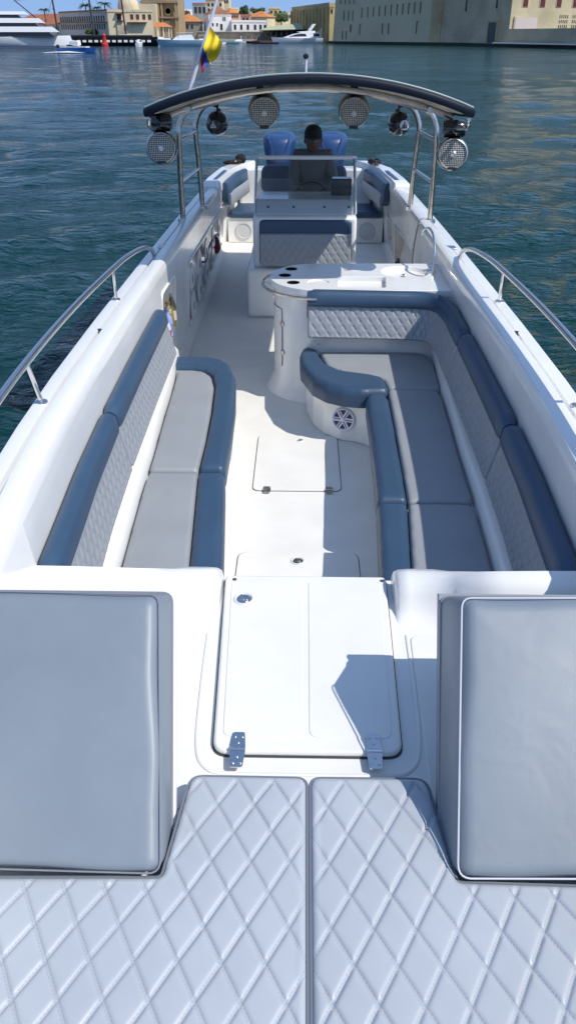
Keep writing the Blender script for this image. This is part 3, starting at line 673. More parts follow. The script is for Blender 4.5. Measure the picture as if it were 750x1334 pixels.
# ------------------------------------------------------------------ hardtop and its frame
CY0, CY1, CW = 5.50, 9.8, 1.02
czt = lambda x, y: 2.192-.046*(y-CY0)-.19*(abs(x)/CW)**2.1
ttop = thing('hardtop', 'navy curved hardtop on a stainless tube frame over the console', 'canopy', (0, 8, .92)) if False else boat
def sheet(zoff, inset):
    N = 24; Y = [CY0+inset, CY0+inset+.06]+[CY0+.5+i*.5 for i in range(6)]+[CY1-inset]
    return [[((-CW+inset)+2*(CW-inset)*i/N, y+(.10*(abs(-1+2*i/N))**3 if y < 6.0 else 0), czt((-CW+inset)+2*(CW-inset)*i/N, y)+zoff) for i in range(N+1)] for y in Y]
MB().rings(sheet(0, .0), False).build('hardtop', TOPN, boat)
hardtop = bpy.data.objects['hardtop']
MB().rings(sheet(-.042, .02), False).build('hardtop_lining', CREAM, hardtop)
o = sheet(0, 0); edge = o[0]+[r[-1] for r in o[1:-1]]+o[-1][::-1]+[r[0] for r in o[-2:0:-1]]
def ering(dx, dz):
    out = []
    for x, y, z in edge:
        d = Vector((x/CW, (y-7.5)/1.9)); out.append((x+dx*(1 if x > CW-.01 else (-1 if x < -CW+.01 else 0)), y+dx*(-1 if y < 6.0 and abs(x) < CW-.01 else (1 if y > CY1-.01 else 0)), z+dz))
    return out
er = [ering(-.004, .003), ering(.008, .0), ering(.014, -.012), ering(.013, -.034), ering(.004, -.048), ering(-.02, -.046)]
MB().rings(er, True).build('edge_trim', TOPN, hardtop, ang=60)
MB().tube([Vector(p)+Vector((0, 0, .008)) for p in edge[:25]], .006, 6).build('edge_highlight', mat('highlight_pale', (.35, .40, .38), .4), hardtop)  # pale tube paints the highlight along the top front edge
def hoop(yb, yt, xb, xt):
    zb = S(yb)+.0; pts = []; zt = czt(.85, yt)-.075
    for s in (-1, 1):
        side = [(s*xb, yb, zb), (s*(xb*.6+xt*.4), yb-(yb-yt)*.5, zb+.42), (s*xt, yt, zt-.26), (s*(xt-.012), yt, zt-.15), (s*(xt-.06), yt, zt-.06), (s*(xt-.14), yt, zt-.012)]
        side += [(s*x, yt, czt(x, yt)-.075) for x in (.78, .6, .4, .2)]
        pts = side if s < 0 else pts+[(0, yt, czt(0, yt)-.075)]+side[::-1]
    return MB().tube(pts, .0245, 12, smooth=4)
fr1 = hoop(7.70, 7.48, 1.125, 1.085).build('frame_hoop', STEELR, hardtop)
fr2 = hoop(8.50, 8.32, 1.035, 1.045).build('frame_hoop', STEELR, hardtop)
for s in (-1, 1):
    for z in (1.28, 1.62):
        a = (7.70-.22*min(1, (z-.95)/.8)); b = (8.50-.18*min(1, (z-.95)/.8)); MB().tube([(s*1.108, a, z), (s*1.038, b, z)], .016, 10).build('rung', STEEL, fr1)
    for y in (7.70, 8.50): MB().lathe([(.05, 0), (.048, .03), (.028, .038)], Matrix.Translation((s*(1.125 if y < 8 else 1.035), y, S(y)+.0)), 18).build('base_flange', STEEL, fr1)
    MB().tube([(s*.80, 5.95, czt(.8, 5.95)-.085), (s*.80, 7.5, czt(.8, 7.5)-.085), (s*.80, 9.2, czt(.8, 9.2)-.085)], .018, 8).build('roof_rail', STEELR, hardtop)
MB().tube([(x, 6.08, czt(x, 6.08)-.075) for x in np.linspace(-.98, .98, 21)], .02, 10).build('cross_tube', STEELR, hardtop)
al = MB().tube([(-.02, 5.9, 2.19), (-.02, 5.9, 2.27)], .008, 8).build('anchor_light', WPL, hardtop)
MB().lathe([(.012, 0), (.018, .006), (.018, .02), (.008, .028), (0, .03)], Matrix.Translation((-.02, 5.9, 2.268)), 14).build('lens', BLK, al)
# ------------------------------------------------------------------ outboards
def outboard(x):
    y = 12.78
    r_ = []
    for z, wx_, y0, y1 in ((.60, .15, -.22, .30), (.70, .185, -.27, .36), (.84, .205, -.30, .40), (.98, .225, -.31, .38), (1.08, .238, -.30, .34), (1.135, .235, -.27, .28), (1.165, .205, -.20, .20), (1.178, .12, -.10, .12), (1.18, .03, -.03, .05)):
        ring = []
        for k in range(24):
            a = 2*math.pi*k/24; c, s = math.cos(a), math.sin(a); c = math.copysign(abs(c)**.7, c); s = math.copysign(abs(s)**.7, s)
            ring.append((x+wx_*c, y+(y0+y1)/2+(y1-y0)/2*s, z+.05*s*(.3 if z > 1 else 0)))
        r_.append(ring)
    o_ = MB().rings(r_, True, True, True).build('outboard_motor', ENG, boat, ang=60)
    for sg in (-1, 1):
        MB().tube([(x+sg*.07, y-.275, .86), (x+sg*.10, y-.295, 1.0), (x+sg*.145, y-.27, 1.12), (x+sg*.16, y-.05, 1.165)], .014, 8).build('cowl_ridge', ENG, o_)
    m = MB(); m.box(x-.12, x+.12, y-.2, y+.22, .15, .63); m.box(x-.06, x+.06, y-.12, y+.2, -.95, .16); m.box(x-.13, x+.13, 12.42, y-.15, .35, .72); m.build('midsection', BLK, o_, bevel=.03)
    return o_
outboard(-.38); outboard(.36)
# dark red soft gear on the port quarter, black line on starboard
t = thing('gear_bag', 'dark red and black soft bag lying on the left stern corner', 'bag', (-.98, 11.9, S(11.9)+.085))
b1 = MB(); b1.lathe([(.0, -.07), (.04, -.07), (.06, -.04), (.065, 0), (.06, .04), (.03, .07), (0, .07)], Matrix.Translation((-.90, 12.1, S(12)+.13)) @ Matrix.Rotation(R(80), 4, 'Y'), 18); b1.build('bag_body', mat('dark_fabric', (.006, .003, .005), .8, bump=(30, .8, .02)), t)
b2 = MB(); b2.lathe([(0, -.13), (.02, -.12), (.03, -.05), (.03, .08), (.02, .12), (0, .13)], Matrix.Translation((-1.0, 11.95, S(12)+.11)) @ Matrix.Rotation(R(86), 4, 'Y'), 14); b2.build('bag_flap', mat('dark_red', (.014, .003, .005), .7, bump=(30, .8, .02)), t)
t = MB(); pts = []
for i in range(50):
    a = i*.62; pts.append((.93+.07*math.cos(a)*(1+.3*math.sin(i)), 11.85+.10*math.sin(a), S(11.9)+.098+.012*(i/10)+.01*math.sin(i*2.3)))
o = t.tube(pts, .009, 6, smooth=2).build('mooring_line', mat('black_rope', (.02, .02, .022), .8), None, origin=(.93, 11.85, S(11.9)+.09)); tag(o, 'loose coil of black mooring line on the right stern corner', 'rope')
# ------------------------------------------------------------------ sun pads, wedge backrests
Qf = quiltf(QX, QY, .0085, .0043)
for s in (-1, 1):
    pts = [(.004, .20), (.004, 1.510), (.318, 1.512), (.352, 1.205), (.80, 1.197), (.70, .20)]
    P = rpoly([(s*x, y) for x, y in pts], [.01, .03, .04, .015, .02, .02], 5)
    if s > 0: P = P[::-1]
    t = thing('sun_pad', ('diamond quilted light grey sun pad, left half of the bow' if s < 0 else 'diamond quilted light grey sun pad, right half of the bow'), 'cushion', (s*.3, .9, .6), 'quilted sun pads on the bow deck')
    ph = QX if s > 0 else .0
    pad(P, .078, .02, .0045, lambda u, v, w_: (u, v, .602+w_), lambda u, v: Qf(u, v)*(.92+.22*np.sin(u*13.1+v*4.2)*np.sin(v*11.3-u*3.7+1))+.0028*np.sin(u*9.7+1.3*s)*np.sin(v*8.1+.6)+.0012*np.sin(u*31+v*17), .004).build('quilted_pad', QPAD, t, ang=80)
    MB().tube([(x, y, .602+.066) for x, y in P]+[(P[0][0], P[0][1], .668)], .0045, 6, cap=False).build('piping', mat('sunpad_piping', (.16, .18, .22), .5), t)
    MB().tube([(x*1.0, y, .602+.012) for x, y in P]+[(P[0][0], P[0][1], .614)], .004, 6, cap=False).build('lower_piping', mat('grey_piping', (.2, .21, .24), .5), t)
    # wedge backrest
    t = thing('backrest_wedge', ('large smooth grey backrest wedge leaning aft, left of the bow hatch' if s < 0 else 'large smooth grey backrest wedge leaning aft, right of the bow hatch, casting shade on it'), 'cushion', (s*.6, 1.35, .6), 'wedge backrests on the bow')
    FB, FT, BB, BT = Vector((1.198, .700)), Vector((1.735, 1.118)), Vector((1.315, .606)), Vector((1.915, .985))
    LEN = .66
    def wmap(u, v, w_, s=s, kk=.2):
        k = v/LEN; f = FB.lerp(FT, k); b = BB.lerp(BT, k); q = b.lerp(f, w_/kk); dx = .055*k
        # gentle dents of a soft pad
        dent = .007*math.sin(v*9+u*3)*math.exp(-((abs(u)-.45)/.15)**2)*(w_/kk)
        dx -= .55*(.012*math.exp(-((v-.25)/.09)**2)-.008*math.exp(-((v-.45)/.08)**2))*(w_/kk)**2*math.exp(-((abs(u)-.352)/.12)**2)
        dx -= (.028 if s > 0 else .008)*(1-w_/kk)*max(0, 1-(abs(u)-.35)/.3)
        return (s*(abs(u)+dx*(1-(abs(u)-.35)*1.0)), q.x-dent, q.y-dent)
    P = rpoly([(.352, 0), (.98, 0), (.98, LEN), (.352, LEN)], [.03, .03, .03, .03], 5)
    pad(P, .2, .03, .012, lambda u, v, w_: wmap(u, v, w_), None, .006).build('wedge_pad', PADG, t, ang=80)
    MB().tube([wmap(x, y, .186) for x, y in P]+[wmap(*P[0], .186)], .0024, 6, cap=False).build('piping', PIPE if s > 0 else mat('grey_piping', (.2, .21, .24), .5), t)
    MB().tube([wmap(x, y, .02) for x, y in P]+[wmap(*P[0], .02)], .004, 6, cap=False).build('lower_piping', mat('grey_piping', (.2, .21, .24), .5), t)
    bd = MB(); Pb = ([(.345, .06), (.985, .06), (.985, LEN+.012), (.345, LEN+.012)] if s < 0 else [(.353, .06), (.985, .06), (.985, LEN+.006), (.353, LEN+.006)])
    bd.rings([[wmap(x, y, -.002) for x, y in Pb], [wmap(x, y, -.018) for x, y in Pb]], True, True, True); bd.build('backing_board', WPL if s < 0 else PADG, t, smooth=False)
# ------------------------------------------------------------------ tower speakers
def grille_mat():
    m = bpy.data.materials.new('speaker_grille'); m.use_nodes = True; t = m.node_tree; b = t.nodes['Principled BSDF']
    tc = t.nodes.new('ShaderNodeTexCoord'); v = t.nodes.new('ShaderNodeTexVoronoi'); v.voronoi_dimensions = '2D'; v.inputs['Scale'].default_value = 85; v.inputs['Randomness'].default_value = .1
    sx_ = t.nodes.new('ShaderNodeSeparateXYZ'); cx_ = t.nodes.new('ShaderNodeCombineXYZ'); t.links.new(tc.outputs['Object'], sx_.inputs[0]); t.links.new(sx_.outputs[0], cx_.inputs[0]); t.links.new(sx_.outputs[2], cx_.inputs[1]); t.links.new(cx_.outputs[0], v.inputs['Vector']); c = t.nodes.new('ShaderNodeValToRGB'); c.color_ramp.elements[0].position = .38; c.color_ramp.elements[1].position = .5
    c.color_ramp.elements[0].color = (.01, .01, .01, 1); c.color_ramp.elements[1].color = (.62, .61, .56, 1)
    t.links.new(v.outputs['Distance'], c.inputs[0]); t.links.new(c.outputs[0], b.inputs['Base Color']); b.inputs['Roughness'].default_value = .35; b.inputs['Metallic'].default_value = .5
    return m
GRL = grille_mat(); GRL.node_tree.nodes['Principled BSDF'].inputs['Metallic'].default_value = 0
def tower_speaker(loc, R_, aim, label, mount):
    t = thing('tower_speaker', label, 'speaker', loc, 'black pod speakers hung under the hardtop')
    M = Matrix.Translation(loc) @ Vector(aim).normalized().to_track_quat('Z', 'Y').to_matrix().to_4x4()
    MB().lathe([(R_*1.0, .0), (R_*1.08, -.03), (R_*1.12, -.08), (R_*1.05, -.14), (R_*.83, -.195), (R_*.5, -.228), (0, -.238)], M, 32).build('pod', BLKG, t)
    MB().lathe([(R_*.98, -.004), (R_*1.0, .006), (R_*.98, .018), (R_*.93, .022), (R_*.89, .014), (R_*.88, .004)], M, 36).build('ring', RING, t)
    MB().lathe([(R_*.89, .012), (R_*.5, .018), (R_*.25, .020), (0, .020)], M, 30).build('grille', GRL, t)
    MB().lathe([(R_*.20, .018), (R_*.20, .028), (R_*.13, .033), (R_*.12, .028), (0, .028)], M, 20).build('centre_cap', RING, t)
    b = MB(); b.box(-R_*.32, R_*.32, -R_*1.0, -R_*.86, .018, .028, M); b.build('badge_bar', BLK, t)
    # clamp
    c = MB(); tp = Vector(loc)+Vector((0, .09, R_*.9)); c.tube([tuple(tp), tuple(Vector((tp.x, tp.y, tp.z+.03)))], .022, 10)
    c.tube([tuple(tp+Vector((0, 0, .02))), mount], .013, 8); c.lathe([(.03, -.025), (.034, -.02), (.034, .02), (.03, .025)], Matrix.Translation(mount) @ Matrix.Rotation(R(90), 4, 'Y'), 16); c.build('clamp', BLK, t)
    return t, M
RS = .098
tower_speaker((-.300, 6.10, 1.945), RS, (.05, -1, -.16), 'forward facing pod speaker hung left of centre, above the left outboard', (-.325, 6.10, czt(.32, 6.08)-.075))
tower_speaker((.310, 6.10, 1.945), RS, (-.03, -1, -.16), 'forward facing pod speaker hung right of centre, above the right outboard', (.305, 6.10, czt(.3, 6.08)-.075))
for s in (-1, 1):
    zc = 1.735 if s < 0 else 1.70; xx = -1.0 if s < 0 else .985
    t, M = tower_speaker((xx, 5.98, zc), RS, (-s*.10, -1, .10), ('outermost left pod speaker on a bent tube, beside the left frame leg' if s < 0 else 'outermost right pod speaker on a bent tube, beside the right frame leg'), (xx-.0, 6.08, zc+.145))
    b = MB(); b.tube([(s*1.045, 5.85, czt(1.04, 5.85)-.05), (s*1.05, 5.86, 1.90), (s*1.045, 5.92, 1.865), (xx, 6.03, 1.855), (s*.97, 6.1, 1.86)], .014, 8, smooth=4); b.build('hanger_tube', STEEL, hardtop)
    c = MB(); c.lathe([(.045, -.075), (.055, -.06), (.055, .06), (.045, .075)], Matrix.Translation((xx, 6.05, zc+.15)) @ Matrix.Rotation(R(90), 4, 'Y'), 16); c.build('clamp_housing', BLKG, t)
    # small dome light beside it
for s in (-1, 1):
    x = -.835 if s < 0 else .85
    loc = (x, 8.36, 1.685)
    t, M = tower_speaker(loc, .093, (s*.0, 1, -.05), ('smaller left pod speaker turned aft, showing a round emblem on its black back' if s < 0 else 'smaller right pod speaker turned aft, showing a round emblem on its black back'), (x+s*.01, 8.32, czt(.83, 8.32)-.085))
    # emblem faces the bow on the pod's rounded back
    ex = -.03 if s < 0 else .055
    Mm = face_M((x+ex*.6, 8.118, 1.69), (ex*4, -1, .06))
    MB().lathe([(.042, -.01), (.042, .004), (0, .006)], Mm, 24).build('emblem_disc', WPL if s > 0 else mat('emblem_dark', (.05, .05, .05), .3), t)
    e = MB(); mi = WPL if s < 0 else BLK
    e.box(-.006, .004, -.026, .030, .006, .009, Mm); e.box(-.028, .004, -.026, -.016, .006, .009, Mm); e.add([tuple(Mm @ Vector(q)) for q in ((-.026, -.012, .008), (-.010, -.012, .008), (-.010, .014, .008))], [(0, 1, 2)])
    e.add([tuple(Mm @ Vector(q)) for q in ((.009, -.026, .008), (.030, -.026, .008), (.009, .012, .008))], [(0, 1, 2)]); e.build('emblem', mi, t, smooth=False)
# ------------------------------------------------------------------ flag on hardtop
p0 = Vector((-.88, 6.6, czt(.88, 6.6))); dirp = Vector((.40, 0, 1)).normalized()
fpole = thing('flagpole', 'slanting white flagpole on the hardtop with a yellow, blue and red flag', 'flagpole', tuple(p0))
MB().tube([tuple(p0-dirp*.02), tuple(p0+dirp*1.0)], [.013, .012, .010, .009], 10).build('pole', mat('white_pole', (.8, .78, .8), .35), fpole)
fg = MB(); NU, NV = 18, 18; ftop = p0+dirp*.485; W_, H_ = .15, .27
vv = []
for i in range(NU+1):          # u along the flag (away from pole), drooping
    for j in range(NV+1):      # v: 0 top edge (yellow) -> 1 bottom (red)
        u, v = i/NU, j/NV
        base_ = ftop-dirp*(v*.225)
        droop = .085*u**.8
        fold = .022*math.sin(u*5+v*7)+.012*math.sin(u*11-v*3)
        x = base_.x+u*.085*(1-v*.8)+.010*math.sin(v*6)*u; z = base_.z-droop-u*.018*(1+math.sin(v*5))
        vv.append((x+.01, base_.y-.02+fold-.02*u, z))
fsq = []; mis = []
for i in range(NU):
    for j in range(NV):
        fsq.append((i*(NV+1)+j, (i+1)*(NV+1)+j, (i+1)*(NV+1)+j+1, i*(NV+1)+j+1)); mis.append(0 if j < NV*.58 else (1 if j < NV*.8 else 2))
fg.add(vv, fsq); fg.mi = mis
fo = fg.build('flag', [mat('flag_yellow', (.85, .62, .02), .7), mat('flag_blue', (.02, .07, .30), .7), mat('flag_red', (.35, .01, .02), .7)], fpole, ang=80)
# ------------------------------------------------------------------ port storage contents
def rplate(M, w_, h_, t_, hole=None):
    P = rpoly([(-w_/2, 0), (w_/2, 0), (w_/2, h_*.7), (0, h_*1.15), (-w_/2, h_*.7)], w_*.3, 6)
    return P
rk = MB().box(-1.10, -1.06, 7.25, 10.6, .10, .13).build('tank_rack', WPL, boat, bevel=.006)
for i, (y, z) in enumerate(((7.45, .13), (7.45, .38), (8.0, .13), (8.05, .37), (8.65, .13), (8.7, .34), (9.3, .13), (9.4, .32), (10.0, .13), (10.1, .3))):
    P = rpoly([(-.14, 0), (.14, 0), (.15, .14), (.06, .225), (-.10, .20)], .05, 6)
    M = Matrix.Translation((-1.045, y, z)) @ Matrix.Rotation(R(90), 4, 'Z') @ Matrix.Rotation(R(90), 4, 'X')
    pl_ = MB(); pl_.prism(P, -.008, .008, M=M); pl_ = pl_.build('rack_flap', WPL, rk, bevel=.004)
    MB().lathe([(.04, .009), (.04, .012), (0, .012)], M @ Matrix.Translation((0, .09, 0)), 18).build('rack_hole', mat('hole_grey', (.32, .33, .33), .7), rk)
o = MB(); pts = [(-1.0, 9.9+.1*i, .45-.03*i+.02*math.sin(i*2)) for i in range(8)]
bagm = MB(); bagm.lathe([(0, -.14), (.04, -.12), (.06, -.07), (.05, .0), (.045, .05), (.02, .10), (0, .12)], Matrix.Translation((-1.05, 9.7, .30)) @ Matrix.Rotation(.5, 4, 'X'), 12); ob = bagm.build('life_vest', mat('red_bag', (.22, .02, .03), .7, bump=(25, .8, .03)), None, origin=(-1.0, 10.15, .05)); tag(ob, 'folded red life vest pushed into the left side pocket', 'life vest')
o = MB().tube([(-1.06, 8.3, .42), (-1.04, 8.6, .36), (-1.05, 9.0, .40), (-1.04, 9.4, .42), (-1.03, 9.7, .40)], .012, 8, smooth=4).build('blue_strap', mat('blue_strap', (.03, .06, .25), .6), None, origin=(-1.0, 9.2, .4)); o.name = 'strap'; tag(o, 'dark blue strap hanging across the left side pocket rack', 'strap')
# cans and bottles in the forward cubby
G = mat('gold_foil', (.45, .35, .14), .35, metal=.6, bump=(60, .8, .01)); CLR = mat('clear_plastic', (.55, .60, .62), .1, coat=.5)
cub_items = [(-1.075, 5.72, .46, .033, .17, CLR, 'clear plastic bottle with red label lying nearest in the left cubby', mat('red_label', (.45, .05, .06), .5), 'bottle'),
             (-1.08, 5.82, .46, .036, .20, mat('pet_blue', (.25, .33, .6), .2), 'blue and white bottle standing in the left cubby', mat('blue_label', (.12, .2, .55), .4), 'bottle'),
             (-1.09, 5.95, .46, .040, .23, G, 'crumpled gold foil packet in the left cubby', mat('brown_label', (.2, .12, .05), .5), 'packet'),
             (-1.09, 6.08, .46, .037, .24, mat('olive_bottle', (.12, .11, .03), .15, coat=.6), 'dark olive bottle at the far end of the left cubby', mat('cream_label', (.5, .45, .35), .5), 'bottle')]
for x, y, z, r, h, m, lb_, lm, ct_ in cub_items:
    t = thing('drink_bottle' if ct_ == 'bottle' else 'snack_packet', lb_, ct_, (x+.06, y, z), 'things stowed in the left cubby')
    M = Matrix.Translation((x+.06, y, z)) @ Matrix.Rotation(R(random.uniform(-10, 10)), 4, 'X')
    MB().lathe([(r*.8, 0), (r, .01), (r, h*.62), (r*.8, h*.74), (r*.36, h*.86), (r*.36, h*.97), (0, h)], M, 16).build('bottle_body' if ct_ == 'bottle' else 'packet_body', m, t)
    MB().lathe([(r*1.02, h*.2), (r*1.02, h*.5)], M, 16).build('label_band', lm, t)
    MB().lathe([(r*.42, h*.93), (r*.42, h*1.02), (0, h*1.03)], M, 12).build('cap', lm, t)
# starboard pocket contents
t = thing('cooler_box', 'small black box with a looped cable in the right side pocket', 'box', (1.07, 8.6, .1)); MB().box(1.0, 1.16, 8.35, 8.85, .10, .26).build('box_body', BLK, t, bevel=.02)
MB().tube([(1.0, 9.0, .12), (.99, 9.05, .2), (1.0, 8.95, .3), (1.0, 8.85, .3), (.99, 8.8, .22)], .014, 8, smooth=4).build('cable', BLK, t)
MB().tube([(1.02, 7.55, S(7.5)+.02), (1.005, 7.6, S(7.5)-.02), (1.0, 7.75, .6), (1.03, 7.8, .2), (1.05, 7.85, .05)], .008, 6, smooth=4).build('wiring_hose', mat('hose', (.4, .38, .33), .5), boat)
M = face_M((.165, 5.044, .275), (-.38, -1, .12)); text('02', .045, M, BLK, boat, 'bench_number')
# ------------------------------------------------------------------ PERSON at the helm
per = thing('person', 'person in dark top and dark cap seated at the helm behind the windshield', 'person', (.07, 9.35, 0))
def skin(name, V, E_, Rr, m, parent, root=0, sub=2):
    me = bpy.data.meshes.new(name); o0 = Vector(parent['_o']); me.from_pydata([tuple(Vector(v)-o0) for v in V], E_, []); ob = bpy.data.objects.new(name, me); col.objects.link(ob)
    sm = ob.modifiers.new('s', 'SKIN'); sm.use_smooth_shade = True
    for i, r in enumerate(Rr):
        sv = me.skin_vertices[0].data[i]; sv.radius = (r, r) if isinstance(r, float) else r; sv.use_root = (i == root)
    su = ob.modifiers.new('u', 'SUBSURF'); su.levels = sub; su.render_levels = sub
    bpy.context.view_layer.update()
    m2 = bpy.data.meshes.new_from_object(ob.evaluated_get(bpy.context.evaluated_depsgraph_get())); ob.modifiers.clear(); ob.data = m2; m2.materials.clear(); m2.materials.append(m)
    m2.polygons.foreach_set('use_smooth', [True]*len(m2.polygons)); ob.parent = parent; ob['_o'] = list(o0); return ob
SKN = mat('skin', (.16, .085, .055), .5); SHIRT = mat('dark_shirt', (.11, .12, .125), .8, bump=(40, .5, .01)); PANT = mat('dark_shorts', (.03, .035, .05), .8)
px_, py_ = .07, 9.42
bodyV = [(px_, py_, .80), (px_, py_-.01, .95), (px_, py_-.02, 1.12), (px_, py_-.03, 1.25), (px_, py_-.04, 1.345), (px_, py_-.06, 1.40)]; bodyE = [(0, 1), (1, 2), (2, 3), (3, 4), (4, 5)]; bodyR = [(.16, .12), (.15, .105), (.165, .11), (.17, .105), (.065, .06), (.052, .05)]
for s in (-1, 1):
    k = len(bodyV); bodyV += [(px_+s*.165, py_-.03, 1.29), (px_+s*.215, py_-.10, 1.06), (px_+s*.16, py_-.36, .98), (px_+s*.15, py_-.44, 1.0)]; bodyE += [(3, k), (k, k+1), (k+1, k+2), (k+2, k+3)]; bodyR += [.066, .052, .034, .027]
    k = len(bodyV); bodyV += [(px_+s*.10, py_-.05, .79), (px_+s*.15, py_-.46, .80), (px_+s*.14, py_-.40, .38), (px_+s*.13, py_-.38, .09), (px_+s*.14, py_-.54, .05)]; bodyE += [(0, k), (k, k+1), (k+1, k+2), (k+2, k+3), (k+3, k+4)]; bodyR += [.10, .07, .055, .038, .032]
body = skin('body', bodyV, bodyE, bodyR, SKN, per)
sv_ = skin('shirt', bodyV[0:5]+bodyV[6:9]+bodyV[15:18], [(0, 1), (1, 2), (2, 3), (3, 4), (3, 5), (5, 6), (6, 7), (3, 8), (8, 9), (9, 10)], [(.172, .132), (.165, .12), (.18, .122), (.185, .118), (.075, .07), .079, .064, .044, .079, .064, .044], SHIRT, per)
# head
hd = MB(); hc = Vector((px_, py_-.075, 1.438))
prof = []
for i in range(17):
    ph = math.pi*i/16; z = -math.cos(ph); r = math.sin(ph)
    prof.append([(hc.x+.074*r*math.cos(a)*(1-.16*max(0, -z)), hc.y+(.092*r*math.sin(a))-(.012*max(0, -z)*r), hc.z+.115*z) for a in [2*math.pi*k/24 for k in range(24)]])
hd.rings(prof, True)
hd.lathe([(0, .0), (.012, .002), (.016, .02), (.010, .045), (0, .05)], Matrix.Translation((hc.x, hc.y-.088, hc.z-.03)) @ Matrix.Rotation(R(12), 4, 'X'), 10)
for s in (-1, 1): hd.lathe([(0, -.012), (.02, -.008), (.026, 0), (.02, .008), (0, .012)], Matrix.Translation((hc.x+s*.076, hc.y+.01, hc.z-.005)) @ Matrix.Rotation(R(90), 4, 'Y'), 12)
hsc = lambda m_: [tuple(hc+(Vector(v)-hc)*1.14) for v in m_.v]
hd.v = hsc(hd); hd = hd.build('head', SKN, body, ang=80)
f = MB()
for s in (-1, 1): f.lathe([(0, 0), (.011, .002), (.012, .006), (0, .010)], face_M((hc.x+s*.028, hc.y-.084, hc.z+.008), (s*.2, -1, 0)), 10)
f.v = hsc(f); f.build('eyes', mat('eye', (.5, .48, .45), .2), body); f = MB(); f.box(-.025, .025, -.003, .004, 0, .006, face_M((hc.x, hc.y-.092, hc.z-.058), (0, -1, 0))); f.v = hsc(f); f.build('mouth', mat('lips', (.14, .05, .045), .5), body, bevel=.002)
cp = MB(); cp.rings([[(hc.x+.082*r*math.cos(a), hc.y+.100*r*math.sin(a), hc.z+z) for a in [2*math.pi*k/28 for k in range(28)]] for r, z in ((1.0, .022), (1.02, .045), (.98, .075), (.84, .105), (.55, .126), (.2, .134), (.01, .136))], True)
cp.v = hsc(cp); cp = cp.build('cap', mat('cap_cloth', (.02, .022, .022), .8), body, ang=60)
br = MB(); br.rings([[(hc.x+(.078+d*.0)*math.cos(a)*(1-d*.9), hc.y-.09*abs(math.sin(a))-d*abs(math.sin(a)), hc.z+.034-d*.25-(math.cos(a)**2)*.012) for a in [math.pi+math.pi*k/16 for k in range(17)]] for d in (0, .035, .07)], False)
br.v = hsc(br); b_ = br.build('cap_brim', mat('brim_cloth', (.07, .07, .07), .7), body); sd_ = b_.modifiers.new('s', 'SOLIDIFY'); sd_.thickness = .005
# hands: palm, four fingers and a thumb around the rim
for s in (-1, 1):
    w0 = Vector((px_+s*.15, py_-.44, 1.0)); hv = [w0, w0+Vector((-s*.005, -.05, .025)), w0+Vector((-s*.005, -.085, .035))]; he = [(0, 1), (1, 2)]; hr = [.026, .032, .028]
    for k in range(4):
        o_ = Vector((-.024+.016*k, -.10, .04)); n0 = len(hv); ln = (.030, .036, .034, .026)[k]
        hv += [w0+o_, w0+o_+Vector((0, -ln*.8, -.004)), w0+o_+Vector((0, -ln*1.0, -.030)), w0+o_+Vector((0, -ln*.35, -.042))]; he += [(2, n0), (n0, n0+1), (n0+1, n0+2), (n0+2, n0+3)]; hr += [.009, .009, .0085, .0075]
    n0 = len(hv); hv += [w0+Vector((-s*.035, -.055, .015)), w0+Vector((-s*.045, -.085, .0)), w0+Vector((-s*.035, -.105, -.01))]; he += [(1, n0), (n0, n0+1), (n0+1, n0+2)]; hr += [.012, .0105, .009]
    skin('hand', hv, he, hr, SKN, body, 0, 1)
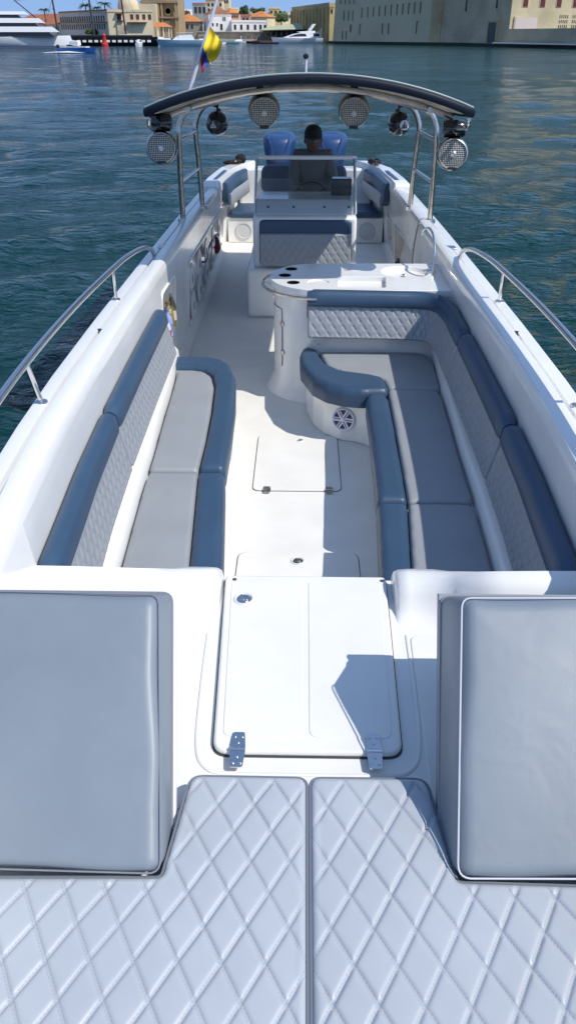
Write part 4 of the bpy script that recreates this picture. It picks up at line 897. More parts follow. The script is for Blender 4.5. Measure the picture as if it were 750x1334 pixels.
# ================================================================== WATER
def water():
    na, nr = 1080, 470; r = 1.2*np.exp(np.linspace(0, math.log(2600/1.2), nr)); a = np.linspace(0, 2*math.pi, na, endpoint=False)
    RR, AA = np.meshgrid(r, a, indexing='ij'); X = RR*np.sin(AA); Y = RR*np.cos(AA)+2.0; Z = np.zeros_like(X)
    cell = np.maximum(RR*2*math.pi/na, RR*math.log(2600/1.2)/nr)
    rng = np.random.RandomState(3)
    for i in range(70):
        L = .45*(1.058**i)*rng.uniform(.9, 1.1)
        if L > 16: L = rng.uniform(1.5, 8)
        th = R(-55)+rng.normal(0, .8); k = 2*math.pi/L; amp = .0105*L**.8*(1 if L < 3 else (3/L)**1.1)
        ph = rng.uniform(0, 6.28); x = (X*math.sin(th)+Y*math.cos(th))*k+ph+.8*np.sin(X*.23+i)+.8*np.sin(Y*.19+i*1.7)
        fade = np.clip((L/cell-2.5)/3, 0, 1); s = np.sin(x); Z += amp*fade*(s+.35*np.cos(2*x)*.6)*(.65+.35*np.sin(X*.07+Y*.05+i))
    Z *= .62
    V = np.stack([X, Y, Z-.45], -1).reshape(-1, 3); c = len(V); V = np.vstack([V, [[0, 2, -.45]]])
    idx = np.arange(nr*na).reshape(nr, na); q = np.stack([idx[:-1], np.roll(idx, -1, 1)[:-1], np.roll(idx, -1, 1)[1:], idx[1:]], -1).reshape(-1, 4)
    me = bpy.data.meshes.new('water'); me.vertices.add(len(V)); me.vertices.foreach_set('co', V.astype(np.float32).ravel())
    me.loops.add(q.size); me.loops.foreach_set('vertex_index', q.ravel().astype(np.int32)); me.polygons.add(len(q)); me.polygons.foreach_set('loop_start', np.arange(0, q.size, 4, dtype=np.int32))
    me.polygons.foreach_set('use_smooth', np.ones(len(q), bool)); me.update(); me.validate()
    ob = bpy.data.objects.new('water', me); col.objects.link(ob); ob['kind'] = 'structure'
    m = bpy.data.materials.new('sea_water'); m.use_nodes = True; t = m.node_tree; b = t.nodes['Principled BSDF']; L_ = t.links
    b.inputs['Roughness'].default_value = .06; b.inputs['IOR'].default_value = 1.22
    tc = t.nodes.new('ShaderNodeTexCoord')
    n1 = t.nodes.new('ShaderNodeTexNoise'); n1.inputs['Scale'].default_value = 4.0; n1.inputs['Detail'].default_value = 4; n1.inputs['Roughness'].default_value = .55; n1.inputs['Distortion'].default_value = 1.0
    mp = t.nodes.new('ShaderNodeMapping'); mp.inputs['Rotation'].default_value = (0, 0, R(28)); mp.inputs['Scale'].default_value = (.75, 1.2, 1); L_.new(tc.outputs['Object'], mp.inputs[0]); L_.new(mp.outputs[0], n1.inputs['Vector'])
    n2 = t.nodes.new('ShaderNodeTexNoise'); n2.inputs['Scale'].default_value = 1.15; n2.inputs['Detail'].default_value = 6; L_.new(mp.outputs[0], n2.inputs['Vector'])
    ad = t.nodes.new('ShaderNodeMath'); ad.operation = 'MULTIPLY_ADD'; ad.inputs[1].default_value = 1.9; L_.new(n2.outputs[0], ad.inputs[0]); L_.new(n1.outputs[0], ad.inputs[2])
    bp = t.nodes.new('ShaderNodeBump'); bp.inputs['Strength'].default_value = 1.0; bp.inputs['Distance'].default_value = .17; L_.new(ad.outputs[0], bp.inputs['Height']); L_.new(bp.outputs[0], b.inputs['Normal'])
    np_ = t.nodes.new('ShaderNodeTexNoise'); np_.inputs['Scale'].default_value = .09; np_.inputs['Detail'].default_value = 3; np_.inputs['Distortion'].default_value = 1; L_.new(mp.outputs[0], np_.inputs['Vector']); mq = t.nodes.new('ShaderNodeMapRange'); mq.inputs[1].default_value = .35; mq.inputs[2].default_value = .65; mq.inputs[3].default_value = .45; mq.inputs[4].default_value = 1.0; L_.new(np_.outputs[0], mq.inputs[0]); L_.new(mq.outputs[0], bp.inputs['Strength'])
    # body colour of the water: greener to starboard, bluer to port; foam flecks in the wake
    sp = t.nodes.new('ShaderNodeSeparateXYZ'); L_.new(tc.outputs['Object'], sp.inputs[0])
    n3 = t.nodes.new('ShaderNodeTexNoise'); n3.inputs['Scale'].default_value = .035; n3.inputs['Detail'].default_value = 3; L_.new(tc.outputs['Object'], n3.inputs['Vector'])
    mr = t.nodes.new('ShaderNodeMapRange'); mr.inputs[1].default_value = -14; mr.inputs[2].default_value = 14; L_.new(sp.outputs[0], mr.inputs[0])
    mx = t.nodes.new('ShaderNodeMix'); mx.data_type = 'RGBA'; mx.inputs[6].default_value = (.0001, .025, .033, 1); mx.inputs[7].default_value = (.0002, .032, .020, 1); L_.new(mr.outputs[0], mx.inputs[0])
    fn = t.nodes.new('ShaderNodeTexNoise'); fn.inputs['Scale'].default_value = 2.2; fn.inputs['Detail'].default_value = 9; fn.inputs['Roughness'].default_value = .72; L_.new(tc.outputs['Object'], fn.inputs['Vector'])
    wy = t.nodes.new('ShaderNodeMapRange'); wy.inputs[1].default_value = 12.5; wy.inputs[2].default_value = 34; wy.inputs[3].default_value = 1; wy.inputs[4].default_value = 0; L_.new(sp.outputs[1], wy.inputs[0])
    ax = t.nodes.new('ShaderNodeMath'); ax.operation = 'ABSOLUTE'; L_.new(sp.outputs[0], ax.inputs[0])
    wx2 = t.nodes.new('ShaderNodeMapRange'); wx2.inputs[1].default_value = .8; wx2.inputs[2].default_value = 4.2; wx2.inputs[3].default_value = 1; wx2.inputs[4].default_value = 0; L_.new(ax.outputs[0], wx2.inputs[0])
    wm = t.nodes.new('ShaderNodeMath'); wm.operation = 'MULTIPLY'; L_.new(wy.outputs[0], wm.inputs[0]); L_.new(wx2.outputs[0], wm.inputs[1])
    gt = t.nodes.new('ShaderNodeMath'); gt.operation = 'GREATER_THAN'; gt.inputs[1].default_value = 12.0; L_.new(sp.outputs[1], gt.inputs[0])
    wm2 = t.nodes.new('ShaderNodeMath'); wm2.operation = 'MULTIPLY'; L_.new(wm.outputs[0], wm2.inputs[0]); L_.new(gt.outputs[0], wm2.inputs[1])
    th_ = t.nodes.new('ShaderNodeMath'); th_.operation = 'MULTIPLY_ADD'; th_.inputs[1].default_value = .16; L_.new(wm2.outputs[0], th_.inputs[0]); L_.new(fn.outputs[0], th_.inputs[2])
    fr_ = t.nodes.new('ShaderNodeMapRange'); fr_.inputs[1].default_value = .70; fr_.inputs[2].default_value = .80; fr_.inputs[4].default_value = .55; L_.new(th_.outputs[0], fr_.inputs[0])
    fo_ = t.nodes.new('ShaderNodeMath'); fo_.operation = 'MULTIPLY'; L_.new(fr_.outputs[0], fo_.inputs[0]); L_.new(wm2.outputs[0], fo_.inputs[1])
    m3 = t.nodes.new('ShaderNodeMix'); m3.data_type = 'RGBA'; m3.inputs[7].default_value = (.45, .52, .52, 1); L_.new(fo_.outputs[0], m3.inputs[0]); L_.new(mx.outputs[2], m3.inputs[6]); L_.new(m3.outputs[2], b.inputs['Base Color'])
    me.materials.append(m)
water()
# ================================================================== BACKGROUND
WL = -.45
Fv = Vector((-math.sin(YAW)*math.cos(PITCH), math.cos(YAW)*math.cos(PITCH), -math.sin(PITCH))); Rv = Vector((math.cos(YAW), math.sin(YAW), 0)); Uv = Rv.cross(Fv)
def at(px, py, Y):
    """point of the far shore seen at photo pixel (px,py) at true distance Y"""
    d = Fv+Rv*((px-375)/FPX)+Uv*((667-py)/FPX); t = Y/d.y; return CAM+d*t
def hexm(name, c, **k): return mat(name, c, k.pop('rough', .8), **k)
CRM = hexm('cream_stucco', (.62, .54, .36), var=(.15, .12)); YEL = hexm('yellow_stucco', (.60, .46, .20), var=(.1, .15)); WHT = hexm('white_stucco', (.78, .77, .74), var=(.1, .06))
STN = hexm('coral_stone', (.46, .38, .26), var=(.12, .22), bump=(1.2, .6, .3)); STN2 = hexm('pale_render', (.30, .30, .27), var=(.08, .15), bump=(.8, .4, .2)); TILE = hexm('terracotta_tile', (.38, .13, .06), var=(.4, .2), bump=(3, .8, .2))
WIN = hexm('dark_window', (.02, .02, .025), rough=.3); SHUT = hexm('red_brown_shutter', (.07, .022, .02)); OCH = hexm('ochre_stone', (.36, .26, .14), var=(.2, .2)); GRN = hexm('leaf_green', (.05, .09, .022), var=(1, .4)); TRK = hexm('palm_trunk', (.16, .12, .08))
QUAY = hexm('quay_stone', (.17, .155, .13), var=(.3, .3), bump=(1.5, .8, .3)); ALG = hexm('algae_band', (.02, .03, .02), var=(.5, .3))
def facade(name, label, p0, p1, depth, z1, wallm, wins, z0=WL, roof=None, winm=WIN, cat='building', roofm=TILE, over=.6, sub=None, cornice=True):
    """box building: front edge p0->p1 (x,y), set back by depth; wins=[(u0,u1,z0,z1)] along the front in metres"""
    a, b = Vector(p0), Vector(p1); d = (b-a).normalized(); L = (b-a).length; n = Vector((-d.y, d.x))
    if n.y < 0: n = -n
    o = thing(name, label, cat, (a.x, a.y, z0)); M = Matrix(((d.x, n.x, 0, a.x), (d.y, n.y, 0, a.y), (0, 0, 1, 0), (0, 0, 0, 1)))
    MB().box(0, L, 0, depth, z0-.5, z1, M).build('wall', wallm, o, smooth=False)
    if cornice: MB().box(-.15, L+.15, -.18, .25, z1-.35, z1-.05, M).build('cornice', wallm, o, smooth=False)
    for (u0, u1, za, zb) in wins:
        f = MB().box(u0-.12, u1+.12, -.09, .06, za-.12, zb+.12, M).build('window', wallm, o, smooth=False)
        MB().box(u0, u1, -.13, -.095, za, zb, M).build('pane', winm, f, smooth=False)
    if roof == 'hip':
        r0 = [(-over, -over), (L+over, -over), (L+over, depth+over), (-over, depth+over)]; k = depth/2
        P = [tuple(M @ Vector((x, y, z1))) for x, y in r0]+[tuple(M @ Vector((min(k, L/2-.1), depth/2, z1+depth*.26))), tuple(M @ Vector((max(L-k, L/2+.1), depth/2, z1+depth*.26)))]
        MB().add(P, [(0, 1, 5, 4), (2, 3, 4, 5), (1, 2, 5), (3, 0, 4), (3, 2, 1, 0)]).build('roof', roofm, o, smooth=False)
    elif roof == 'flat':
        MB().box(-.1, L+.1, -.1, depth+.1, z1, z1+.5, M).build('roof', roofm, o, smooth=False)
    return o, M, L
def row(L, n, w_, za, zb, m0=1.0, m1=1.0):
    return [(m0+(L-m0-m1-w_)*i/max(1, n-1), m0+(L-m0-m1-w_)*i/max(1, n-1)+w_, za, zb) for i in range(n)]
def XY(px, Y): q = at(px, 50, Y); return (q.x, q.y)
def Zp(px, py, Y): return at(px, py, Y).z
# shore
def slab(name, pts, z0, z1, m, kind='structure'):
    o = MB().prism([tuple(p) for p in pts], z0, z1).build(name, m, None, smooth=False); o['kind'] = kind; return o
GRD = hexm('paved_ground', (.30, .28, .24), var=(.1, .15))
slab('ground', [(-600, 372), (-165, 368), (-45, 368), (-20, 402), (12, 402), (16, 349), (48, 275), (78, 205), (300, 150), (2500, 400), (2500, 2400), (-2500, 2400), (-2500, 420)], -1.4, .75, GRD)
# quay walls (stone), each a thing
def wallthing(name, label, p0, p1, z0, z1, th, m, cat='wall', cap=None):
    a, b = Vector(p0), Vector(p1); d = (b-a).normalized(); n = Vector((-d.y, d.x)); L = (b-a).length
    if n.y < 0: n = -n
    o = thing(name, label, cat, (a.x, a.y, z0)); M = Matrix(((d.x, n.x, 0, a.x), (d.y, n.y, 0, a.y), (0, 0, 1, 0), (0, 0, 0, 1)))
    MB().box(0, L, 0, th, z0, z1, M).build('masonry', m, o, smooth=False)
    if cap: MB().box(0, L, -.15, th+.1, z1+.003, z1+.3, M).build('coping', cap, o, smooth=False)
    return o
wallthing('quay_wall', 'long low stone quay wall along the left waterfront', (-170, 367), (-46, 366), -1.5, 1.1, 1.2, QUAY, cap=STN)
wallthing('sea_wall', 'tall rough stone sea wall below the white houses', XY(258, 401.5), XY(356, 401.5), -1.5, Zp(300, 42, 401), 1.6, QUAY, cap=STN)
# --- long arcaded building, wing and sunlit end
p0, p1 = XY(81, 392), XY(143, 355)
L = (Vector(p0)-Vector(p1)).length; zt = Zp(143, 14, 355)
w1 = row(L, 20, 1.0, Zp(143, 27, 355), Zp(143, 20, 355), 1.2, 2.5)+row(L, 20, 1.0, Zp(143, 38, 355), Zp(143, 31, 355), 1.2, 2.5)
o, M, L = facade('arcaded_building', 'long three storey grey building with two rows of dark window openings and red roof edge', p0, p1, 14, zt, hexm('grey_stucco', (.60, .53, .44), var=(.1, .1)), w1, roof='flat', roofm=TILE, winm=SHUT)
MB().box(0, L, -.9, .1, Zp(143, 28.5, 355), Zp(143, 27.6, 355), M).build('balcony', TILE, o, smooth=False)
p0b, p1b = XY(14, 432), XY(80.5, 393)
Lb = (Vector(p0b)-Vector(p1b)).length
facade('market_wing', 'lower wing with a long terracotta roof left of the arcaded building', p0b, p1b, 16, Zp(80, 31.5, 395), hexm('grey_stucco', (.60, .53, .44)), row(Lb, 22, 1.0, Zp(80, 41, 395), Zp(80, 34, 395)), roof='hip', winm=WIN)
facade('flat_house', 'pale low house with a flat roof at the far left behind the yacht', XY(10, 470), XY(60, 470), 12, Zp(30, 24, 470), CRM, [], roof='flat', roofm=STN)
p0, p1 = XY(143.5, 355), XY(201, 359.5); L = (Vector(p0)-Vector(p1)).length; z = lambda y: Zp(170, y, 364)
ws_ = [(L*f, L*f+1.1, z(25.5), z(19)) for f in (.50, .63, .77, .90)]
o, M, L = facade('cream_customs_building', 'sunlit cream yellow two storey building with four tall red brown windows', p0, p1, 12, z(15), CRM, ws_+[(L*.20, L*.20+1.6, z(27), z(19))], roof='flat', roofm=CRM, winm=SHUT)
MB().box(L*.17, L*.33, -1.2, 0, z(28), z(27.3), M).build('balcony', SHUT, o); MB().box(L*.17, L*.33, -1.3, 0, z(18.2), z(17.2), M).build('balcony_roof', TILE, o)
MB().box(L*.42, L*.86, -2.0, 0, z(29.5), z(28.8), M).build('awning', TILE, o)
MB().box(L*.18, L*.40, -.5, 0, WL, z(33), M).build('arched_gateway', STN, o)
q = at(166, 8, 380); t = thing('domed_hall', 'pale drum with a white dome behind the cream building', 'building', (q.x, 375, WL))
MB().lathe([(4.2, WL), (4.2, q.z), (3.9, q.z+1.5), (2.6, q.z+3.6), (0, q.z+4.6)], Matrix.Translation((q.x, 382, 0)), 28).build('dome', CRM, t)
MB().box(q.x+3.5, q.x+11, 382, 389, WL, Zp(180, 4, 376)).build('wall', CRM, t, smooth=False)
# --- church
zc = lambda y: Zp(205, y, 388)
ax_, _ = XY(188, 388); bx_, _ = XY(212, 388); cx_, _ = XY(234, 388)
ch = thing('church', 'ochre stone church with a bell tower and round rose window', 'church', (ax_, 388, WL))
MB().box(ax_, bx_, 387, 397, WL, zc(-22)).build('bell_tower', hexm('grey_ochre_stone', (.25, .20, .13), var=(.2, .25)), ch, smooth=False)
MB().box(bx_+.02, cx_, 388, 410, WL, zc(-3)).build('front', OCH, ch, smooth=False)
for y in (4, 24): MB().box(ax_-.4, cx_+.4, 386.2, 388.6, zc(y), zc(y)+.6).build('cornice', hexm('grey_ochre_stone', (.25, .2, .13)), ch, smooth=False)
for px in (189, 199, 209.5, 214, 231.5): x, _ = XY(px, 388); MB().box(x-.35, x+.35, 386.5, 387.2, WL, zc(3)).build('pilaster', OCH, ch, smooth=False)
xr, _ = XY(221.5, 388); M = face_M((xr, 387.95, zc(14.5)), (0, -1, 0)); rw = MB().lathe([(1.5, 0), (1.5, .3), (1.1, .35), (1.05, .1)], M, 24).build('rose_window', OCH, ch); MB().lathe([(1.05, .12), (0, .12)], M, 24).build('pane', WIN, rw)
for px, y0, y1 in ((205.5, 17, 21), (205.5, 9, 13), (231, 10, 16)): x, _ = XY(px, 388); MB().box(x-.4, x+.4, 386.6, 386.95, zc(y1), zc(y0)).build('window', SHUT, ch, smooth=False)
zc2 = zc(27); xa, _ = XY(219, 388); MB().box(xa-1.2, xa+1.2, 387.4, 387.9, zc(32), zc2).build('niche', STN, ch)
# --- pavilion and roofs
q0, _ = XY(191, 372); q1, _ = XY(223, 372); t = thing('pavilion', 'open waterfront pavilion with an orange tiled hip roof', 'pavilion', ((q0+q1)/2, 375, .75)); zr = Zp(200, 35, 372)
MB().add([(q0, 371, zr), (q1, 371, zr), (q1, 379, zr), (q0, 379, zr), (q0+2.6, 375, zr+1.5), (q1-2.6, 375, zr+1.5)], [(0, 1, 5, 4), (2, 3, 4, 5), (1, 2, 5), (3, 0, 4), (3, 2, 1, 0)]).build('roof', hexm('orange_tile', (.50, .19, .06), var=(.5, .15)), t, smooth=False)
for i in range(5): x = q0+.6+(q1-q0-1.2)*i/4; MB().box(x-.15, x+.15, 371.5, 371.8, .75, zr).build('post', WHT, t); MB().box(x-.15, x+.15, 378.2, 378.5, .75, zr).build('post', WHT, t)
facade('tiled_house', 'low house with bright orange roof between the church and the white house', XY(229, 412), XY(262, 412), 12, Zp(245, 28, 412), STN2, row(9, 4, .9, Zp(245, 37, 412), Zp(245, 32, 412)), roof='hip', roofm=hexm('orange_tile', (.50, .19, .06)))
# --- white houses
p0, p1 = XY(273, 404), XY(302, 406.5); z = lambda y: Zp(290, y, 405); L = (Vector(p0)-Vector(p1)).length
facade('white_house', 'tall plain white house behind the flagpole with a brown roof', p0, p1, 14, z(19), WHT, [(L*.14, L*.14+.7, z(34), z(30)), (L*.33, L*.33+.7, z(34), z(30)), (L*.50, L*.50+1.0, z(39), z(31)), (L*.62, L*.62+.5, z(27), z(22)), (L*.70, L*.70+.5, z(27), z(22))], roof='hip', roofm=hexm('brown_tile', (.25, .12, .07), var=(.4, .2)), over=.1)
p0, p1 = XY(302.5, 404), XY(347, 408); L = (Vector(p0)-Vector(p1)).length
facade('white_row_house', 'long low white house with a row of dark doors above the sea wall', p0, p1, 12, z(28), WHT, [(L*f, L*f+1.0, z(38.5), z(32)) for f in (.06, .24, .43, .64, .80, .93)], roof='flat', roofm=WHT)
facade('grey_tower_block', 'old grey block rising behind the flagpole', XY(253, 520), XY(269, 520), 14, Zp(260, 5, 520), STN2, row(8, 3, 1.4, Zp(260, 17, 520), Zp(260, 9, 520)), roof='flat')
facade('cream_tower_block', 'tall cream apartment block rising behind the white house', XY(270, 540), XY(291, 540), 14, Zp(280, 1, 540), CRM, row(10, 4, 1.2, Zp(280, 8, 540), Zp(280, 4, 540))+row(10, 4, 1.2, Zp(280, 15, 540), Zp(280, 11, 540)), roof='flat')
facade('cream_high_rise', 'slim cream high rise cut off by the top of the photo', XY(291.5, 560), XY(300, 560), 14, Zp(295, -8, 560), CRM, row(4.4, 2, 1, Zp(295, 4, 560), Zp(295, 0, 560)), roof='flat', roofm=CRM)
facade('red_roofed_house', 'house with a red roof right of the dark tree', XY(322, 440), XY(348, 436), 9, Zp(335, 22, 438), CRM, [], roof='hip', roofm=hexm('orange_tile', (.50, .19, .06)))
facade('hillside_block', 'small pale yellow block on the wooded rise', XY(350, 520), XY(365, 520), 10, Zp(357, 11, 520), YEL, row(8, 3, 1.2, Zp(357, 17, 520), Zp(357, 14, 520)), roof='flat', roofm=CRM)
facade('pink_house', 'small pink house between the dark tree and the red roof', XY(314, 425), XY(326, 425), 9, Zp(320, 20, 425), hexm('pink_stucco', (.5, .28, .22)), row(4.5, 2, .9, Zp(320, 27, 425), Zp(320, 23, 425)), roof='flat')
# --- green roofed terminal
t = thing('ferry_terminal', 'waterfront shed with a pale green pitched roof on thin posts', 'building', (XY(365, 398)[0], 398, .75))
xa, _ = XY(338, 396); xb, _ = XY(395, 396); xc, _ = XY(412, 396); zz = lambda y: Zp(370, y, 396); GR = hexm('pale_green_roof', (.40, .42, .28), var=(.3, .1))
MB().add([(xa, 395, zz(39)), (xb, 395, zz(37.5)), (xb, 408, zz(29)), (xa+4, 408, zz(34)), (xa, 395, zz(39)-.25), (xb, 395, zz(37.5)-.25), (xb, 408, zz(29)-.25), (xa+4, 408, zz(34)-.25)], [(0, 1, 2, 3), (7, 6, 5, 4), (0, 4, 5, 1), (1, 5, 6, 2), (2, 6, 7, 3), (3, 7, 4, 0)]).build('roof', GR, t, smooth=False)
MB().add([(xb+.03, 395, zz(38)), (xc, 397, zz(38)), (xb+.03, 408, zz(29)), (xb+.03, 395, zz(38)-.3), (xc, 397, zz(38)-.3), (xb+.03, 408, zz(29)-.3)], [(0, 1, 2), (5, 4, 3), (0, 3, 4, 1), (1, 4, 5, 2), (2, 5, 3, 0)]).build('gable_roof', hexm('maroon_roof', (.14, .07, .08)), t, smooth=False)
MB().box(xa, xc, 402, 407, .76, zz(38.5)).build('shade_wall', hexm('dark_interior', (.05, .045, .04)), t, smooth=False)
for i in range(9): x = xa+.3+(xb-xa-.6)*i/8; MB().box(x-.12, x+.12, 395.3, 395.55, -.3, zz(38.8)).build('post', hexm('dark_post', (.06, .06, .05)), t, smooth=False)
MB().box(xa-2, xc, 393.5, 402, -.9, .2).build('deck', hexm('timber_deck', (.12, .09, .07)), t, smooth=False)
# --- yellow building with buttress piers
p0, p1 = XY(380, 425), XY(428, 362); L = (Vector(p0)-Vector(p1)).length; zn = lambda y: Zp(428, y, 362)
o, M, L = facade('yellow_warehouse', 'yellow ochre building with tall pilasters left of the great stone fort', p0, p1, 20, zn(5), hexm('old_yellow', (.46, .36, .17), var=(.15, .2)), [], roof='flat', roofm=STN)
for i in range(12): u = 1+(L-3)*i/11; MB().box(u, u+1.0, -.9, 0, WL, zn(9), M).build('pilaster', hexm('old_yellow', (.46, .36, .17)), o, smooth=False)
for i in range(4): u = L*.5+i*L*.12; MB().box(u, u+1.6, -.12, .05, zn(36), zn(26), M).build('window', WIN, o, smooth=False)
p0, p1 = XY(428.3, 361), XY(434, 361); facade('yellow_end_house', 'bright yellow end bay against the fort corner', p0, p1, 6, Zp(431, 8, 361), YEL, [(.5, 1.2, Zp(431, 17, 361), Zp(431, 12, 361))], roof='flat', roofm=YEL)
# --- fort
A, Bp, Cp = Vector(XY(433, 335)), Vector(XY(559, 288)), Vector(XY(661, 258))
Bq = Vector(XY(572, 287.5))
fz = lambda px, y, Y: Zp(px, y, Y)
ft = thing('stone_fort', 'huge pale stone waterfront building in shade with rows of narrow slit windows', 'fort', (A.x, A.y, WL))
TOP = 19.0
def wface(a, b, m, nm, batter=1.2, depth=6):
    d = (b-a).normalized(); n = Vector((-d.y, d.x)); n = n if n.y > 0 else -n; L = (b-a).length
    M = Matrix(((d.x, n.x, 0, a.x), (d.y, n.y, 0, a.y), (0, 0, 1, 0), (0, 0, 0, 1)))
    MB().add([tuple(M @ Vector(p)) for p in ((0, 0, WL), (L, 0, WL), (L, batter, TOP), (0, batter, TOP), (0, depth, WL), (L, depth, WL), (L, depth, TOP), (0, depth, TOP))],
             [(0, 1, 2, 3), (1, 5, 6, 2), (0, 3, 7, 4), (3, 2, 6, 7), (4, 7, 6, 5)]).build(nm, m, ft, smooth=False)
    return M, L, (lambda z: batter*(z-WL)/(TOP-WL))
RND = hexm('grey_green_render', (.55, .47, .31), var=(.07, .14), bump=(.7, .4, .2)); TAN = hexm('tan_stone', (.46, .35, .20), var=(.12, .25), bump=(.9, .6, .3))
M1, L1, off1 = wface(A, Bp, RND, 'wall')
M2, L2, off2 = wface(Bp, Bq, TAN, 'corner_quoin', .9)
M3, L3, off3 = wface(Bq, Cp, STN, 'wall')
def slit(M, off, L, a, b, Ya, Yb, px, y0, y1, wpx, m=SHUT):
    # position along face by intersecting the view ray of that opening with the wall line
    best = min(range(401), key=lambda i: abs(projx(M, L*i/400)-px)); u = L*best/400
    Y = (M @ Vector((u, 0, 0))).y; za, zb = Zp(px, y1, Y), Zp(px, y0, Y); w_ = wpx*.245*Y/288
    c = off((za+zb)/2)
    f = MB().box(u-w_/2-.1, u+w_/2+.1, c-.16, c+.1, za-.15, zb+.2, M).build('window_reveal', RND, ft, smooth=False)
    MB().box(u-w_/2, u+w_/2, c-.20, c-.165, za, zb, M).build('window', m, f, smooth=False)
def projx(M, u):
    q = M @ Vector((u, 0, 5)); d = q-CAM; return 375+FPX*d.dot(Rv)/d.dot(Fv)
for px, y0, y1 in [(x, 14, 27) for x in (446, 452, 457.5)]+[(x, 0, 5) for x in (440.5, 446, 452, 457.5)]+[(446, 40, 51), (451, 40, 51), (456, 32, 42), (468, 31, 45), (497.5, 30.5, 44), (505.5, 30, 44), (542, 27.5, 44)]: slit(M1, off1, L1, 0, 0, 0, 0, px, y0, y1, 1.5 if px != 456 else 3, SHUT if px != 456 else WIN)
for i in range(11): x = 469+i*(544-469)/10; slit(M1, off1, L1, 0, 0, 0, 0, x, 10-.8*i, 23-.6*i, 1.7+.05*i, WIN)
for px, y0, y1 in ((603, 0, 15), (642, -4, 11)): slit(M3, off3, L3, 0, 0, 0, 0, px, y0, y1, 3, SHUT)
# doorway
u = min(range(401), key=lambda i: abs(projx(M3, L3*i/400)-642))*L3/400; Y = (M3 @ Vector((u, 0, 0))).y
MB().box(u-2.3, u+2.3, -.3, .6, WL, Zp(642, 26, Y), M3).build('door_frame', TAN, ft, smooth=False); MB().box(u-1.7, u+1.7, -.42, -.31, WL, Zp(642, 29, Y), M3).build('door', hexm('grey_door', (.09, .10, .10)), ft, smooth=False)
# sunlit wing
p0 = (Cp.x, Cp.y); p1 = (Cp.x+44, Cp.y+16); zg = lambda y: Zp(690, y, 262)
SUNW = hexm('sunlit_stucco', (.50, .43, .27), var=(.12, .22), bump=(.8, .4, .2))
o, M, L = facade('sunlit_stone_wing', 'sunlit yellow stone wing right of the shaded fort with dark red windows', p0, p1, 20, 18, SUNW, [], cornice=False)
def ux(px): return min(range(801), key=lambda i: abs(projx(M, L*i/800)-px))*L/800
for px in (680.5, 702.5, 723.5, 744.5, 766): u = ux(px); f = MB().box(u-1.0, u+1.0, -.1, .05, zg(9.5), zg(-7), M).build('window', SUNW, o, smooth=False); MB().box(u-.75, u+.75, -.16, -.105, zg(9), zg(-6), M).build('pane', hexm('deep_red_frame', (.10, .015, .02)), f, smooth=False)
ua, ub = ux(668), ux(699); g_ = MB().box(ua, ub, -.35, .0, .8, zg(22), M).build('gate_surround', SUNW, o, smooth=False); MB().box(ua+.35, ub-.35, -.42, -.36, .8, zg(23), M).build('gate', hexm('white_gate', (.55, .48, .44)), o, smooth=False)
for cpx in (732, 749, 770):
    for r_ in range(3):
        for k in range(5):
            u = ux(cpx)-1.3+k*.62; MB().box(u, u+.24, -.06, .02, zg(36.5-r_*6.5), zg(32.5-r_*6.5), M).build('vent', WIN, o, smooth=False)
# low fore wall
wa, wb = Vector(XY(652, 250)), Vector(XY(800, 196))
wallthing('rampart_wall', 'low stained stone rampart below the sunlit wing', wa, wb, WL, Zp(700, 37.3, 232), 2.5, STN, cap=None)
# quay skirt along the fort
qs = [Vector(XY(424, 350)), Vector(XY(434, 331)), Vector(XY(560, 284.5)), Vector(XY(652, 247)), Vector(XY(830, 187))]
bk = [Vector((v.x+6, v.y+5)) for v in qs]
t = thing('fort_quay', 'dark weed covered stone quay ledge along the foot of the fort', 'quay', (qs[1].x, qs[1].y, WL))
MB().prism([tuple(v) for v in qs]+[tuple(v) for v in bk[::-1]], -1.6, .35).build('ledge', ALG, t, smooth=False)
MB().prism([tuple(qs[3]+Vector((-2, .9))), tuple(qs[4]+Vector((0, .2))), tuple(qs[4]+Vector((.8, 1.6))), tuple(qs[3]+Vector((-1.5, 2.2)))], .352, .62).build('pale_kerb', WHT, t, smooth=False)
# roofs and houses of the old town behind the front row
PNK = hexm('salmon_stucco', (.55, .30, .20)); ORT = hexm('orange_tile', (.50, .19, .06))
for (xa_, xb_, Y_, yt_, wl_, rf_, rm_, nw_, lb_) in [
    (226, 238, 470, 18, CRM, 'hip', TILE, 3, 'cream house with a tiled roof immediately right of the church'),
    (239, 252, 500, 13, WHT, 'flat', CRM, 4, 'white flat topped house between the church and the grey block'),
    (300.5, 313, 470, 17, PNK, 'hip', ORT, 3, 'salmon house with a tiled roof just right of the cream high rise'),
    (330, 343, 560, 13, WHT, 'flat', CRM, 3, 'pale flat roofed house high behind the red roof'),
    (366, 380, 540, 17, CRM, 'flat', YEL, 4, 'cream flat roofed block beside the yellow warehouse roof'),
    (62, 80, 500, 22, YEL, 'flat', CRM, 3, 'yellow flat roofed house above the market wing roof'),
    (302, 316, 590, 11, CRM, 'flat', CRM, 3, 'distant cream block rising left of the dark rounded tree'),
    (343, 352, 450, 23, PNK, 'hip', ORT, 2, 'small salmon cottage at the right end of the red roof')]:
    pa, pb = XY(xa_, Y_), XY(xb_, Y_+3); Lw = (Vector(pa)-Vector(pb)).length
    facade('town_house', lb_, pa, pb, 9, Zp(xa_, yt_, Y_), wl_, row(Lw, nw_, .9, Zp(xa_, yt_+6, Y_), Zp(xa_, yt_+2.5, Y_), 1, 1), roof=rf_, roofm=rm_)
